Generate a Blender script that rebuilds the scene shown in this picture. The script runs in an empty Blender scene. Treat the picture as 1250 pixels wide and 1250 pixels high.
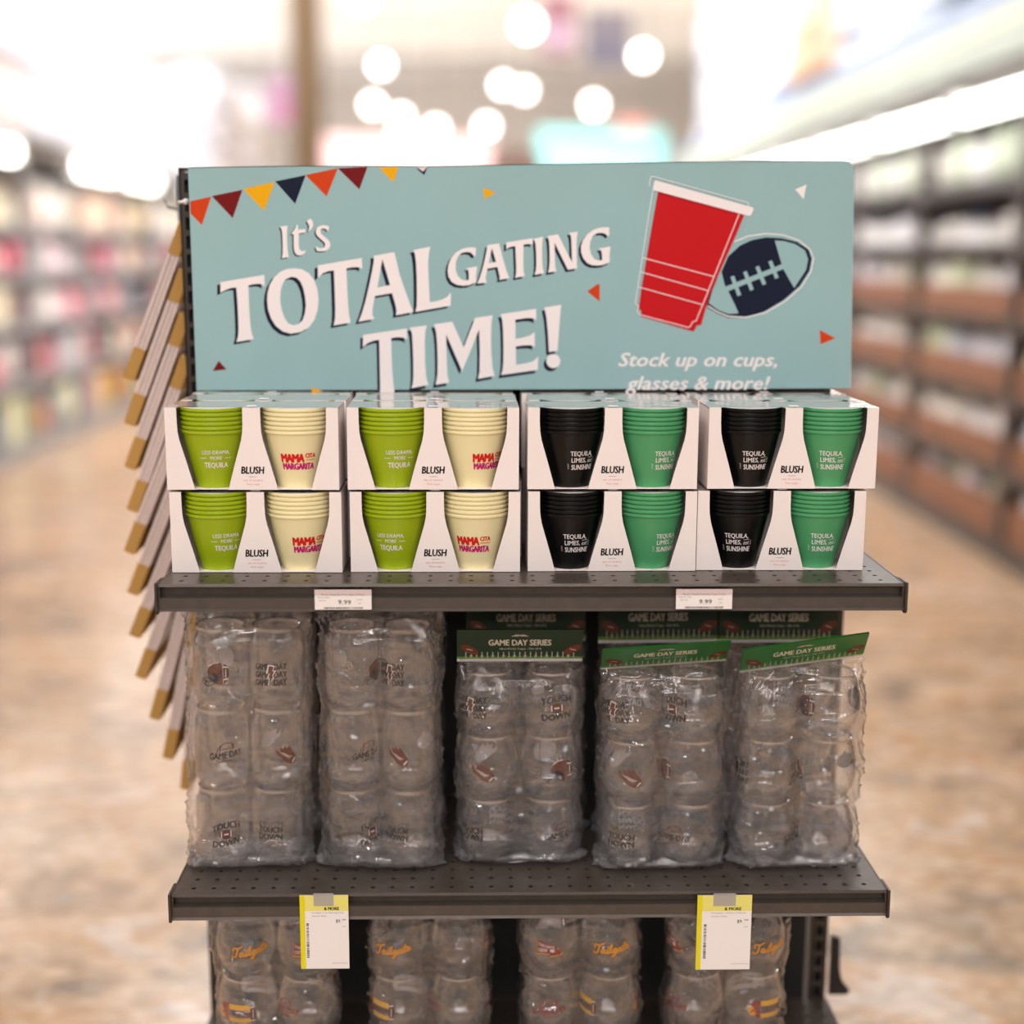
import bpy, bmesh, math, random
from mathutils import Vector, Matrix, noise
from mathutils.geometry import tessellate_polygon
random.seed(7)
C = bpy.context.scene.collection
PI = math.pi

# ------------------------------------------------------------------ camera
FPX, PITCH, YAW, ROLL = 1692.68, 0.184179, 0.0235456, 0.0042364
CAM = Vector((-.065447, -1.649937, 1.45))
fw = Vector((math.sin(YAW)*math.cos(PITCH), math.cos(YAW)*math.cos(PITCH), -math.sin(PITCH)))
rt = Vector((math.cos(YAW), -math.sin(YAW), 0)); up = rt.cross(fw)
rt, up = rt*math.cos(ROLL)+up*math.sin(ROLL), up*math.cos(ROLL)-rt*math.sin(ROLL)
cd = bpy.data.cameras.new('camera'); cam = bpy.data.objects.new('camera', cd); C.objects.link(cam)
cam.matrix_world = Matrix(((rt.x, up.x, -fw.x, CAM.x), (rt.y, up.y, -fw.y, CAM.y), (rt.z, up.z, -fw.z, CAM.z), (0, 0, 0, 1)))
cd.sensor_width = 36; cd.lens = FPX/1250*36; cd.clip_start = .05; cd.clip_end = 300
cd.dof.use_dof = True; cd.dof.focus_distance = 1.755; cd.dof.aperture_fstop = cd.lens/43.0
bpy.context.scene.camera = cam
def ray(x, y): return fw + rt*((x-625)/FPX) - up*((y-625)/FPX)
def onY(x, y, Y): d = ray(x, y); return CAM + d*((Y-CAM.y)/d.y)      # a pixel of the photo carried to a real plane
def onZ(x, y, Z): d = ray(x, y); return CAM + d*((Z-CAM.z)/d.z)

# ------------------------------------------------------------------ world, lights, exposure
sc = bpy.context.scene
sc.view_settings.view_transform = 'Standard'; sc.view_settings.look = 'None'
sc.view_settings.gamma = 1; sc.view_settings.use_curve_mapping = False
sc.view_settings.exposure = 0.28
w = bpy.data.worlds.new('world'); sc.world = w; w.use_nodes = True
w.node_tree.nodes['Background'].inputs[0].default_value = (1.0, .975, .965, 1)
w.node_tree.nodes['Background'].inputs[1].default_value = .22
cy = sc.cycles
cy.max_bounces = 14; cy.diffuse_bounces = 3; cy.glossy_bounces = 4; cy.transmission_bounces = 4
cy.transparent_max_bounces = 40; cy.caustics_reflective = False; cy.caustics_refractive = False
cy.sample_clamp_indirect = 4; cy.use_denoising = True
def area(name, loc, sx, sy, power, col=(1, .95, .9), target=None):
    l = bpy.data.lights.new(name, 'AREA'); l.shape = 'RECTANGLE'; l.size = sx; l.size_y = sy; l.energy = power; l.color = col
    o = bpy.data.objects.new(name, l); C.objects.link(o); o.location = loc
    if target is not None:
        o.rotation_euler = (Vector(target)-Vector(loc)).to_track_quat('-Z', 'Y').to_euler()
    return o
for x in (-2.1, -.3, 1.5):                                       # unseen lamp rows over the camera; rows behind it added for glints
    for y, pw in ((-1.0, 15), (-2.6, 19), (-4.6, 34), (-7.2, 60), (-10.4, 95)):
        area('ceiling_glint_lamp', (x, y, 4.4), 1.2, .24, pw*(1.15 if x < -1 else .95), (1, .965, .94))
area('ceiling_lamp_left_aisle', (-2.6, 3.0, 5.6), 1.2, 4.0, 75, (1, .98, .96))
area('fill_right_aisle', (1.2, 6.0, 5.6), 1.2, 7.0, 300, (1, .98, .95), (2.6, 7.5, .8))  # added fill aimed at the right shelving to brighten its goods
area('fill_left_far', (-1.2, 11, 5.8), 1.5, 9, 700, (1, 1, 1), (-3.4, 12, 1.0))  # added fill that lifts the left shelving and the cases above
area('ceiling_lamp_hall', (0, 26, 6.2), 14, 12, 900, (1, 1, 1))
area('fill_up_hall', (0, 28, 3.2), 14, 22, 1200, (1, .98, .95), (0, 28, 7))  # invisible fill pointing up, added to brighten the hall ceiling
area('fill_up_aisle', (0, 9, 3.0), 4, 8, 160, (1, .98, .95), (0, 9, 7))  # same kind of added upward fill for the aisle ceiling

# ------------------------------------------------------------------ materials
def lin(c):
    return tuple(((v/255+.055)/1.055)**2.4 if v/255 > .04045 else v/255/12.92 for v in c)
def mat(name, rgb, rough=.5, metal=0, spec=.5, coat=0, emit=0, vary=0, vscale=20, bump=0, bscale=80, trans=0, stretch=(1, 1, 1)):
    m = bpy.data.materials.new(name); m.use_nodes = True; nt = m.node_tree; p = nt.nodes['Principled BSDF']
    c = lin(rgb); p.inputs['Base Color'].default_value = (*c, 1)
    p.inputs['Roughness'].default_value = rough; p.inputs['Metallic'].default_value = metal
    p.inputs['Specular IOR Level'].default_value = spec; p.inputs['Coat Weight'].default_value = coat
    p.inputs['Coat Roughness'].default_value = .06
    if emit: p.inputs['Emission Color'].default_value = (*c, 1); p.inputs['Emission Strength'].default_value = emit
    if vary or bump:
        tc = nt.nodes.new('ShaderNodeTexCoord'); mp = nt.nodes.new('ShaderNodeMapping'); mp.inputs['Scale'].default_value = stretch
        nt.links.new(tc.outputs['Object'], mp.inputs[0])
        if vary:
            n = nt.nodes.new('ShaderNodeTexNoise'); n.inputs['Scale'].default_value = vscale; n.inputs['Detail'].default_value = 5
            nt.links.new(mp.outputs[0], n.inputs['Vector'])
            r = nt.nodes.new('ShaderNodeValToRGB')
            r.color_ramp.elements[0].position = .3; r.color_ramp.elements[1].position = .7
            r.color_ramp.elements[0].color = (*[v*(1-vary) for v in c], 1); r.color_ramp.elements[1].color = (*[min(1, v*(1+vary)) for v in c], 1)
            nt.links.new(n.outputs[0], r.inputs[0]); nt.links.new(r.outputs[0], p.inputs['Base Color'])
        if bump:
            n2 = nt.nodes.new('ShaderNodeTexNoise'); n2.inputs['Scale'].default_value = bscale; n2.inputs['Detail'].default_value = 3
            nt.links.new(mp.outputs[0], n2.inputs['Vector'])
            b = nt.nodes.new('ShaderNodeBump'); b.inputs['Strength'].default_value = bump; b.inputs['Distance'].default_value = .002
            nt.links.new(n2.outputs[0], b.inputs['Height']); nt.links.new(b.outputs[0], p.inputs['Normal'])
    return m
def clear(name, tint, haze, lo, hi, rough, bump, bscale, hazecol=(.75, .73, .76), blend=.3):
    """thin clear plastic: transparent sheet with a Fresnel gloss and a little milky scatter"""
    m = bpy.data.materials.new(name); m.use_nodes = True; nt = m.node_tree; nt.nodes.clear()
    N = nt.nodes.new; L = nt.links.new
    out = N('ShaderNodeOutputMaterial'); tr = N('ShaderNodeBsdfTransparent'); tr.inputs[0].default_value = (*tint, 1)
    gl = N('ShaderNodeBsdfGlossy'); gl.inputs['Roughness'].default_value = rough; gl.inputs[0].default_value = (1, 1, 1, 1)
    df = N('ShaderNodeBsdfDiffuse'); df.inputs[0].default_value = (*hazecol, 1)
    tl = N('ShaderNodeBsdfTranslucent'); tl.inputs[0].default_value = (*hazecol, 1)
    dt = N('ShaderNodeMixShader'); dt.inputs[0].default_value = .45; L(df.outputs[0], dt.inputs[1]); L(tl.outputs[0], dt.inputs[2])
    lw = N('ShaderNodeLayerWeight'); lw.inputs[0].default_value = blend
    mr = N('ShaderNodeMapRange'); mr.inputs[3].default_value = lo; mr.inputs[4].default_value = hi; L(lw.outputs['Facing'], mr.inputs[0])
    m1 = N('ShaderNodeMixShader'); L(tr.outputs[0], m1.inputs[1]); L(dt.outputs[0], m1.inputs[2])
    tc = N('ShaderNodeTexCoord')
    if isinstance(haze, tuple):
        n0 = N('ShaderNodeTexNoise'); n0.inputs['Scale'].default_value = 28; n0.inputs['Detail'].default_value = 4; L(tc.outputs['Object'], n0.inputs['Vector'])
        h = N('ShaderNodeMapRange'); h.inputs[1].default_value = .4; h.inputs[2].default_value = .75; h.inputs[3].default_value = haze[0]; h.inputs[4].default_value = haze[1]
        L(n0.outputs[0], h.inputs[0]); L(h.outputs[0], m1.inputs[0])
    else: m1.inputs[0].default_value = haze
    m2 = N('ShaderNodeMixShader'); L(mr.outputs[0], m2.inputs[0]); L(m1.outputs[0], m2.inputs[1]); L(gl.outputs[0], m2.inputs[2])
    if bump:
        n = N('ShaderNodeTexNoise'); n.inputs['Scale'].default_value = bscale; n.inputs['Detail'].default_value = 4; n.inputs['Distortion'].default_value = 1.2
        L(tc.outputs['Object'], n.inputs['Vector'])
        b = N('ShaderNodeBump'); b.inputs['Strength'].default_value = bump; b.inputs['Distance'].default_value = .004
        L(n.outputs[0], b.inputs['Height'])
        for s_, k in ((gl, 'Normal'), (df, 'Normal')): L(b.outputs[0], s_.inputs[k])
    L(m2.outputs[0], out.inputs[0]); return m
def printmat(name, rgb, back=(205, 195, 192)):
    m = mat(name, rgb, .5); nt = m.node_tree; g = nt.nodes.new('ShaderNodeNewGeometry'); mx = nt.nodes.new('ShaderNodeMix'); mx.data_type = 'RGBA'
    mx.inputs[6].default_value = (*lin(rgb), 1); mx.inputs[7].default_value = (*lin(back), 1)
    nt.links.new(g.outputs['Backfacing'], mx.inputs[0]); nt.links.new(mx.outputs[2], nt.nodes['Principled BSDF'].inputs['Base Color']); return m

M = dict(
 bronze=mat('bronze_enamel', (82, 72, 65), .34, .25, .5, 0, 0, .12, 60, .05, 300),
 bronze_dark=mat('dark_bronze_enamel', (66, 56, 50), .4, .25, .5, 0, 0, .15, 30),
 black=mat('black_enamel', (22, 17, 15), .5),
 blackpanel=mat('black_panel', (20, 18, 17), .7),
 sign=mat('sign_teal', (150, 184, 186), .55, 0, .3, 0, 0, .03, 6, .04, 200),
 navy=mat('ink_navy', (22, 28, 50), .6), white=mat('ink_white', (243, 234, 233), .6),
 red=mat('ink_red', (198, 20, 28), .55), dred=mat('ink_deep_red', (165, 22, 28), .55), orange=mat('ink_orange', (207, 66, 18), .55),
 maroon=mat('ink_maroon', (116, 18, 20), .55), yellow=mat('ink_yellow', (236, 172, 8), .55), pink=mat('ink_pink', (235, 208, 214), .6),
 card=mat('white_carton', (244, 231, 226), .5, 0, .4, 0, 0, .02, 8), cardin=mat('carton_inside', (225, 205, 180), .7),
 brush=mat('ink_black', (18, 14, 16), .5), faint=mat('ink_faint_pink', (232, 150, 148), .6), grey=mat('ink_grey', (130, 122, 122), .6),
 lime=mat('lime_plastic', (160, 183, 12), .32, 0, .5, .2), cream=mat('cream_plastic', (250, 236, 186), .35, 0, .5, .2),
 blackcup=mat('black_plastic', (7, 7, 9), .3, 0, .3, .1), green=mat('green_plastic', (78, 160, 106), .33, 0, .5, .2),
 magenta=mat('ink_magenta', (205, 32, 120), .55), redprint=mat('ink_scarlet', (222, 40, 36), .55), gold=mat('ink_gold', (240, 170, 50), .55),
 paper=mat('white_paper', (248, 244, 240), .5), tag=mat('tag_white', (240, 232, 228), .5), tagtop=mat('tag_pink_grey', (214, 192, 190), .5),
 tyel=mat('tag_yellow', (226, 212, 10), .5), tpale=mat('tag_pale_yellow', (232, 220, 120), .5),
 fgreen=mat('field_green', (34, 112, 38), .35, 0, .5, .3, 0, .1, 30), fgreen_shaded=mat('field_green_shaded', (8, 46, 20), .4), lawn=mat('field_lawn', (108, 150, 40), .5),  # second green is the card green darkened, rear-row shade painted in
 leather=mat('football_brown', (106, 46, 26), .5), cardtext=mat('header_lettering', (228, 220, 200), .5),
 pdark=printmat('print_dark', (18, 10, 8)), pbrown=printmat('print_brown', (92, 34, 14)), pwhite=printmat('print_white', (228, 220, 215)),
 pghost=printmat('print_outline', (92, 74, 68)), pgold=printmat('print_gold', (226, 150, 22)), pmaroon=printmat('print_maroon', (140, 26, 30)),
 pyellow=printmat('print_yellow', (226, 168, 40)),
 mdf=mat('mdf_end', (186, 142, 76), .75, 0, .3, 0, 0, .16, 500, .2, 500),
 wood=mat('pale_wood', (226, 204, 196), .5, 0, .4, .25, 0, .14, 60, .1, 90, 0, (9, 1, 1)),
 groove=mat('wood_groove', (84, 62, 52), .8), steel=mat('grey_steel', (120, 122, 128), .3, .8),
 white_plastic=mat('white_plastic', (240, 238, 235), .4),
)
for k_, m_ in M.items():
    if m_.name.startswith('ink_'): m_.node_tree.nodes['Principled BSDF'].inputs['Specular IOR Level'].default_value = .15
M['film'] = clear('bag_film', (.985, .98, .985), (.0, .05), .07, .7, .09, .4, 42, (.8, .78, .82), .22)
M['film_thick'] = clear('bag_film_gathered', (.97, .965, .975), (.10, .34), .14, .8, .14, .8, 70, (.84, .83, .88), .3)
M['cupclear'] = clear('clear_cup_plastic', (.99, .987, .988), .004, .022, .95, .05, .10, 60, (.8, .78, .8), .16)
M['rim_glint'] = clear('clear_cup_edge_glint', (.95, .95, .96), .24, .18, .95, .05, .1, 60, (.88, .87, .9), .3)  # milky haze on rims and bases imitates light caught by thick plastic
M['wrap'] = clear('shrink_wrap', (.98, .98, .98), .03, .12, .9, .06, .2, 25)
M['tape'] = clear('clear_tape', (.93, .93, .97), .45, .05, .5, .2, 0, 10)

# ------------------------------------------------------------------ mesh helpers
def tag(o, label=None, cat=None, group=None, kind=None):
    for k, v in (('label', label), ('category', cat), ('group', group), ('kind', kind)):
        if v: o[k] = v
    return o
def empty(name, loc=(0, 0, 0), rz=0):
    o = bpy.data.objects.new(name, None); C.objects.link(o); o.location = loc; o.rotation_euler = (0, 0, rz); o.empty_display_size = .05; return o
class MB:
    def __init__(s): s.v = []; s.f = []; s.m = []
    def add(s, vs, fs, mi=0):
        b = len(s.v); s.v += [tuple(v) for v in vs]; s.f += [tuple(b+i for i in f) for f in fs]; s.m += [mi]*len(fs); return s
    def box(s, x0, x1, y0, y1, z0, z1, mi=0, bev=0):
        if bev:
            e = min(bev, (x1-x0)*.45, (y1-y0)*.45, (z1-z0)*.45); vs = []; 
            for z, i in ((z0, e), (z0+e, 0), (z1-e, 0), (z1, e)):
                for (x, y) in ((x0+e+i, y0+i), (x1-e-i, y0+i), (x1-i, y0+e+i), (x1-i, y1-e-i), (x1-e-i, y1-i), (x0+e+i, y1-i), (x0+i, y1-e-i), (x0+i, y0+e+i)): vs.append((x, y, z))
            fs = [tuple(range(7, -1, -1)), tuple(range(24, 32))]
            for k in range(3):
                for j in range(8): fs.append((k*8+j, k*8+(j+1) % 8, k*8+8+(j+1) % 8, k*8+8+j))
            return s.add(vs, fs, mi)
        vs = [(x, y, z) for z in (z0, z1) for (x, y) in ((x0, y0), (x1, y0), (x1, y1), (x0, y1))]
        return s.add(vs, [(3, 2, 1, 0), (4, 5, 6, 7), (0, 1, 5, 4), (1, 2, 6, 5), (2, 3, 7, 6), (3, 0, 4, 7)], mi)
    def lathe(s, prof, seg=40, c=(0, 0), mi=0, cap=False):
        vs = []; n = len(prof)
        for i in range(seg):
            a = 2*PI*i/seg
            for r, z in prof: vs.append((c[0]+r*math.cos(a), c[1]+r*math.sin(a), z))
        fs = []
        for i in range(seg):
            j = (i+1) % seg
            for k in range(n-1): fs.append((i*n+k, j*n+k, j*n+k+1, i*n+k+1))
        if cap: fs.append(tuple(i*n for i in range(seg))[::-1])
        return s.add(vs, fs, mi)
    def prism(s, poly, y0, y1, mi=0, ax='y'):
        n = len(poly)
        if ax == 'y': P = lambda p, t: (p[0], t, p[1])
        elif ax == 'x': P = lambda p, t: (t, p[0], p[1])
        else: P = lambda p, t: (p[0], p[1], t)
        vs = [P(p, y0) for p in poly]+[P(p, y1) for p in poly]
        fs = [(i, (i+1) % n, n+(i+1) % n, n+i) for i in range(n)]
        for t in tessellate_polygon([[Vector((p[0], p[1], 0)) for p in poly]]):
            fs.append(tuple(t)); fs.append(tuple(n+i for i in reversed(t)))
        return s.add(vs, fs, mi)
    def tube(s, pts, r, seg=8, mi=0):
        pts = [Vector(p) for p in pts]; vs = []
        for i, p in enumerate(pts):
            d = (pts[min(i+1, len(pts)-1)]-pts[max(i-1, 0)]).normalized(); a = d.orthogonal().normalized(); b = d.cross(a)
            for k in range(seg):
                t = 2*PI*k/seg; vs.append(p+a*r*math.cos(t)+b*r*math.sin(t))
        fs = [(i*seg+k, i*seg+(k+1) % seg, (i+1)*seg+(k+1) % seg, (i+1)*seg+k) for i in range(len(pts)-1) for k in range(seg)]
        fs += [tuple(range(seg))[::-1], tuple((len(pts)-1)*seg+k for k in range(seg))]
        return s.add(vs, fs, mi)
    def mesh(s, name, mats, smooth=False, fix=True):
        me = bpy.data.meshes.new(name); me.from_pydata(s.v, [], s.f)
        for m in (mats if isinstance(mats, (list, tuple)) else [mats]): me.materials.append(m)
        me.polygons.foreach_set('material_index', s.m)
        if fix:
            b = bmesh.new(); b.from_mesh(me); bmesh.ops.recalc_face_normals(b, faces=b.faces); b.to_mesh(me); b.free()
        if smooth: me.shade_smooth()
        me.update(); return me
    def build(s, name, mats, parent=None, smooth=False, fix=True):
        return put(name, s.mesh(name, mats, smooth, fix), parent)
def put(name, me, parent=None, loc=None, rz=0):
    o = bpy.data.objects.new(name, me); C.objects.link(o)
    if parent: o.parent = parent
    if loc is not None: o.location = loc
    if rz: o.rotation_euler.z = rz
    return o
def copy_tree(o, parent=None):
    c = o.copy(); C.objects.link(c)
    if parent: c.parent = parent
    for ch in list(o.children): copy_tree(ch, c)
    return c
def smooth_angle(me, deg=35):
    b = bmesh.new(); b.from_mesh(me)
    for e in b.edges:
        if len(e.link_faces) == 2 and e.calc_face_angle(0) > math.radians(deg): e.smooth = False
    for f in b.faces: f.smooth = True
    b.to_mesh(me); b.free()

# flat printed art: filled outlines, strokes and lettering on layers
_tc = {}
def text_geo(s, bold=0, shear=0, space=1):
    k = (s, bold, shear, space)
    if k not in _tc:
        cu = bpy.data.curves.new('t', 'FONT'); cu.body = s; cu.offset = bold; cu.shear = shear; cu.resolution_u = 2; cu.space_character = space; cu.fill_mode = 'FRONT'
        o = bpy.data.objects.new('t', cu); me = o.to_mesh()
        vs = [(v.co.x, v.co.y) for v in me.vertices]; fs = []
        for p in me.polygons:
            idx = list(p.vertices)
            fs.append(tuple(idx))
        o.to_mesh_clear(); bpy.data.objects.remove(o); bpy.data.curves.remove(cu)
        x0 = min(v[0] for v in vs); x1 = max(v[0] for v in vs)
        _tc[k] = ([((x-x0)/(x1-x0), y/.729) for x, y in vs], fs)
    return _tc[k]
class Art:
    def __init__(s): s.v = []; s.f = []; s.m = []; s.mats = []
    def mi(s, m):
        if M[m] not in s.mats: s.mats.append(M[m])
        return s.mats.index(M[m])
    def raw(s, vs, fs, m, lay):
        b = len(s.v); s.v += [(x, y, lay) for x, y in vs]; i = s.mi(m)
        for f in fs:
            ar = sum(vs[f[k]][0]*vs[f[(k+1) % len(f)]][1]-vs[f[(k+1) % len(f)]][0]*vs[f[k]][1] for k in range(len(f)))
            s.f.append(tuple(b+k for k in (f if ar >= 0 else tuple(reversed(f))))); s.m.append(i)
    def poly(s, pts, m, lay=0, holes=(), off=(0, 0)):
        loops = [[Vector((p[0]+off[0], p[1]+off[1], 0)) for p in l] for l in [pts, *holes]]
        vs = [(p.x, p.y) for l in loops for p in l]
        s.raw(vs, [tuple(t) for t in tessellate_polygon(loops)], m, lay)
    def disc(s, c, r, m, lay=0, ry=None, n=20, rot=0):
        ry = ry or r; ca, sa = math.cos(rot), math.sin(rot)
        P = [(r*math.cos(2*PI*k/n), ry*math.sin(2*PI*k/n)) for k in range(n)]
        s.raw([(c[0]+x*ca-y*sa, c[1]+x*sa+y*ca) for x, y in P], [tuple(range(n))], m, lay)
    def stroke(s, pts, wd, m, lay=0):
        vs = []; fs = []
        for i in range(len(pts)-1):
            a, b = pts[i], pts[i+1]; dx, dy = b[0]-a[0], b[1]-a[1]; l = math.hypot(dx, dy) or 1e-9; nx, ny = -dy/l*wd/2, dx/l*wd/2
            k = len(vs); vs += [(a[0]+nx, a[1]+ny), (a[0]-nx, a[1]-ny), (b[0]-nx, b[1]-ny), (b[0]+nx, b[1]+ny)]; fs.append((k, k+1, k+2, k+3))
        s.raw(vs, fs, m, lay)
        if len(pts) > 2:
            for p in pts[1:-1]: s.disc(p, wd/2, m, lay+.15, n=8)
    def text(s, t, x0, y0, wd, h, m, lay=0, bold=.03, shear=0, fn=None, space=1, down=False):
        """left end x0, baseline y0, total width wd, capital height h"""
        vs, fs = text_geo(t, 0, shear, space); sg = -1 if down else 1; e = max(0, bold)*h*1.3
        for k, (dx, dy) in enumerate(((0, 0), (-e, 0), (e, 0), (0, -e*.6), (0, e*.6)) if e else ((0, 0),)):
            P = [(x0+e+x*(wd-2*e)+dx, y0+sg*y*h+dy) for x, y in vs]
            if fn: P = [fn(*p) for p in P]
            s.raw(P, fs, m, lay+.01*k)
    def build(s, name, fn, parent=None, cut=0, obj=True):
        me = bpy.data.meshes.new(name); me.from_pydata(s.v, [], s.f)
        for m in s.mats: me.materials.append(m)
        me.polygons.foreach_set('material_index', s.m)
        if cut:
            b = bmesh.new(); b.from_mesh(me); x0 = min(v[0] for v in s.v); x1 = max(v[0] for v in s.v); k = x0+cut
            while k < x1:
                bmesh.ops.bisect_plane(b, geom=b.verts[:]+b.edges[:]+b.faces[:], plane_co=(k, 0, 0), plane_no=(1, 0, 0)); k += cut
            b.to_mesh(me); b.free()
        for v in me.vertices: v.co = fn(v.co.x, v.co.y, v.co.z)
        me.update()
        return put(name, me, parent) if obj else me

# ================================================================== THE HALL
def floor_mat():
    m = bpy.data.materials.new('polished_stone_floor'); m.use_nodes = True; nt = m.node_tree; p = nt.nodes['Principled BSDF']; N = nt.nodes.new; L = nt.links.new
    tc = N('ShaderNodeTexCoord')
    def noise_(s, d, dist, st=(1, 1, 1)):
        mp = N('ShaderNodeMapping'); mp.inputs['Scale'].default_value = st; L(tc.outputs['Object'], mp.inputs[0])
        n = N('ShaderNodeTexNoise'); n.inputs['Scale'].default_value = s; n.inputs['Detail'].default_value = d; n.inputs['Distortion'].default_value = dist; L(mp.outputs[0], n.inputs['Vector']); return n
    def ramp(src, els):
        r = N('ShaderNodeValToRGB'); e = r.color_ramp.elements
        while len(e) < len(els): e.new(.5)
        for i, (q, c) in enumerate(els): e[i].position = q; e[i].color = (*lin(c), 1)
        L(src, r.inputs[0]); return r
    a = ramp(noise_(2.3, 6, 1.6, (1, 1.5, 1)).outputs[0], [(.34, (84, 76, 74)), (.43, (150, 120, 90)), (.50, (194, 164, 136)), (.56, (176, 122, 58)), (.64, (208, 192, 184)), (.74, (116, 98, 86))])
    b = ramp(noise_(8, 6, 2.0, (1, 1.8, 1)).outputs[0], [(.40, (80, 70, 68)), (.5, (184, 150, 114)), (.60, (220, 204, 192))])
    c = ramp(noise_(.9, 3, .6).outputs[0], [(.4, (200, 176, 152)), (.6, (170, 134, 98))])
    m1 = N('ShaderNodeMix'); m1.data_type = 'RGBA'; m1.inputs[0].default_value = .34; L(a.outputs[0], m1.inputs[6]); L(b.outputs[0], m1.inputs[7])
    m2 = N('ShaderNodeMix'); m2.data_type = 'RGBA'; m2.inputs[0].default_value = .2; L(m1.outputs[2], m2.inputs[6]); L(c.outputs[0], m2.inputs[7])
    L(m2.outputs[2], p.inputs['Base Color']); p.inputs['Roughness'].default_value = .22; p.inputs['Specular IOR Level'].default_value = .55
    return m
fl = MB(); fl.box(-16, 16, -8, 46, -.2, 0); tag(fl.build('floor', floor_mat()), kind='structure')
ce = MB(); ce.box(-16, 16, -8, 46, 7.2, 7.4)
for k in range(9): ce.box(-16, 16, 3+5*k, 3.3+5*k, 6.8, 7.2)
tag(ce.build('ceiling', mat('ceiling_paint', (214, 206, 196), .9)), kind='structure')
wl = MB(); wl.box(-16, 16, 46, 46.3, 0, 7.4); tag(wl.build('wall_back', mat('cream_wall', (226, 214, 200), .85, 0, .3, 0, 0, .05, .3)), kind='structure')
wl = MB()
wl.box(-11.3, -11, -8, 46, 0, 3.0); wl.box(-11.3, -11, -8, 46, 7.0, 7.2)
WIN = [(13, 18.5), (20, 25.5), (27, 32.5), (34, 39.5)]
ed = [-8]+[q for ab in WIN for q in ab]+[46]
for i in range(0, len(ed), 2): wl.box(-11.3, -11, ed[i], ed[i+1], 3.0, 7.0)
tag(wl.build('wall_left', M['white_plastic']), kind='structure')
wl = MB(); wl.box(11, 11.3, -8, 46, 0, 7.2); tag(wl.build('wall_right', mat('pale_wall', (222, 218, 214), .85)), kind='structure')
day = mat('daylight_pane', (228, 240, 255), .3, emit=9.0)
for i, (a, b) in enumerate(WIN):
    r = empty('window_%d' % (i+1), (-11.15, (a+b)/2, 5)); tag(r, kind='structure')
    q = MB(); q.box(-.02, .0, -(b-a)/2, (b-a)/2, -2.0, 2.0); q.build('pane', day, r)
    q = MB()
    for t in (-(b-a)/2, -.05, (b-a)/2-.1): q.box(.0, .1, t, t+.1, -2.0, 2.0)
    for t in (-2.0, 1.9): q.box(.0, .1, -(b-a)/2, (b-a)/2, t, t+.1)
    q.build('window_frame', M['white_plastic'], r)
# brown column
p = onY(374.5, 100, 14.0); q = MB(); q.box(-.16, .16, -.16, .16, 0, 7.2, 0, .02); q.box(-.21, .21, -.21, .21, 0, .35, 0, .02)
o = q.build('column', mat('tan_paint', (92, 72, 50), .7, 0, .3, 0, 0, .04, 3)); o.location = (p.x, 14, 0); tag(o, kind='structure')

# pendant globe lamps over the far hall
glow = mat('lamp_glow', (255, 252, 246), .5, emit=9.0)
LAMPS = [(644, 30, 30, 22), (785, 68, 28, 24), (614, 104, 26, 27), (640, 110, 18, 29), (725, 128, 27, 28), (686, 166, 24, 33), (594, 154, 21, 34), (532, 157, 21, 36),
         (489, 143, 23, 31), (455, 128, 23, 29), (465, 80, 20, 30), (440, -6, 31, 20), (488, 168, 17, 38)]
gm = MB(); gm.lathe([(.001, -1), (.38, -.92), (.71, -.71), (.92, -.38), (1, 0), (.92, .38), (.71, .71), (.38, .92), (.001, 1)], 24); gme = gm.mesh('globe', glow, True)
where = ['largest lamp above the sign near the purple banner', 'lamp right of the dark grey hanging banner', 'lamp below the largest, left one of an overlapping pair', 'small lamp peeking from behind a larger one',
         'lamp above the turquoise banner', 'lowest lamp just left of the turquoise banner', 'lamp low above the sign centre', 'lamp low between two others above the bunting end',
         'lamp in the cluster right of the brown column', 'leftmost lamp of the cluster by the brown column', 'single lamp above the cluster by the column', 'lamp cut by the top picture edge', 'faint small lamp under the cluster']
for (x, y, r, d), wh in zip(LAMPS, where):
    P = onY(x, y, d); rr = max(6, r-20)/FPX*d*1.25
    t = empty('pendant_lamp', P); tag(t, 'glowing round white ceiling '+wh, 'lamp', 'round white ceiling lamps')
    g = put('globe', gme, t); g.scale = (rr, rr, rr)
    q = MB(); q.tube([(0, 0, rr), (0, 0, max(rr+.1, 7.2-P.z))], .012, 6); q.build('rod', M['steel'], t)
    q = MB(); q.lathe([(.001, rr*.93), (rr*.45, rr*.9), (rr*.3, rr*1.25), (.001, rr*1.3)], 12); q.build('cap', M['steel'], t)

# hanging banners far back
def banner(x0, y0, x1, y1, d, col, col2, label, split=.5):
    a = onY(x0, y1, d); b = onY(x1, y0, d); cx = (a.x+b.x)/2
    t = empty('hanging_banner', (cx, d, a.z)); tag(t, label, 'banner'); wd = (b.x-a.x)/2; h = b.z-a.z
    q = MB(); q.box(-wd, wd, 0, .04, 0, h, 0, .01); q.build('board', mat('banner', col, .7), t)
    q = MB(); q.box(-wd*.8, wd*.8, -.02, 0, h*.1, h*(.1+split*.8), 0, .005); q.build('printed_panel', mat('banner_print', col2, .7), t)
    q = MB()
    for s_ in (-1, 1): q.tube([(s_*wd*.8, .02, h), (s_*wd*.8, .02, 7.2-a.z)], .008, 6)
    q.build('hanger', M['steel'], t)
banner(660, -8, 703, 66, 24, (140, 96, 106), (176, 150, 170), 'purple banner hanging high behind the sign by the largest lamp')
banner(712, 12, 772, 82, 26, (112, 104, 112), (98, 94, 108), 'dark grey square banner hanging high behind the sign')
banner(328, 92, 358, 152, 22, (170, 132, 158), (176, 120, 150), 'mauve banner hanging beside the brown column')
banner(192, 128, 232, 178, 20, (186, 180, 110), (226, 178, 60), 'olive and amber banner hanging over the left aisle', .4)
banner(655, 158, 812, 212, 30, (150, 226, 226), (176, 240, 240), 'turquoise banner low behind the top edge of the sign')
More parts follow.
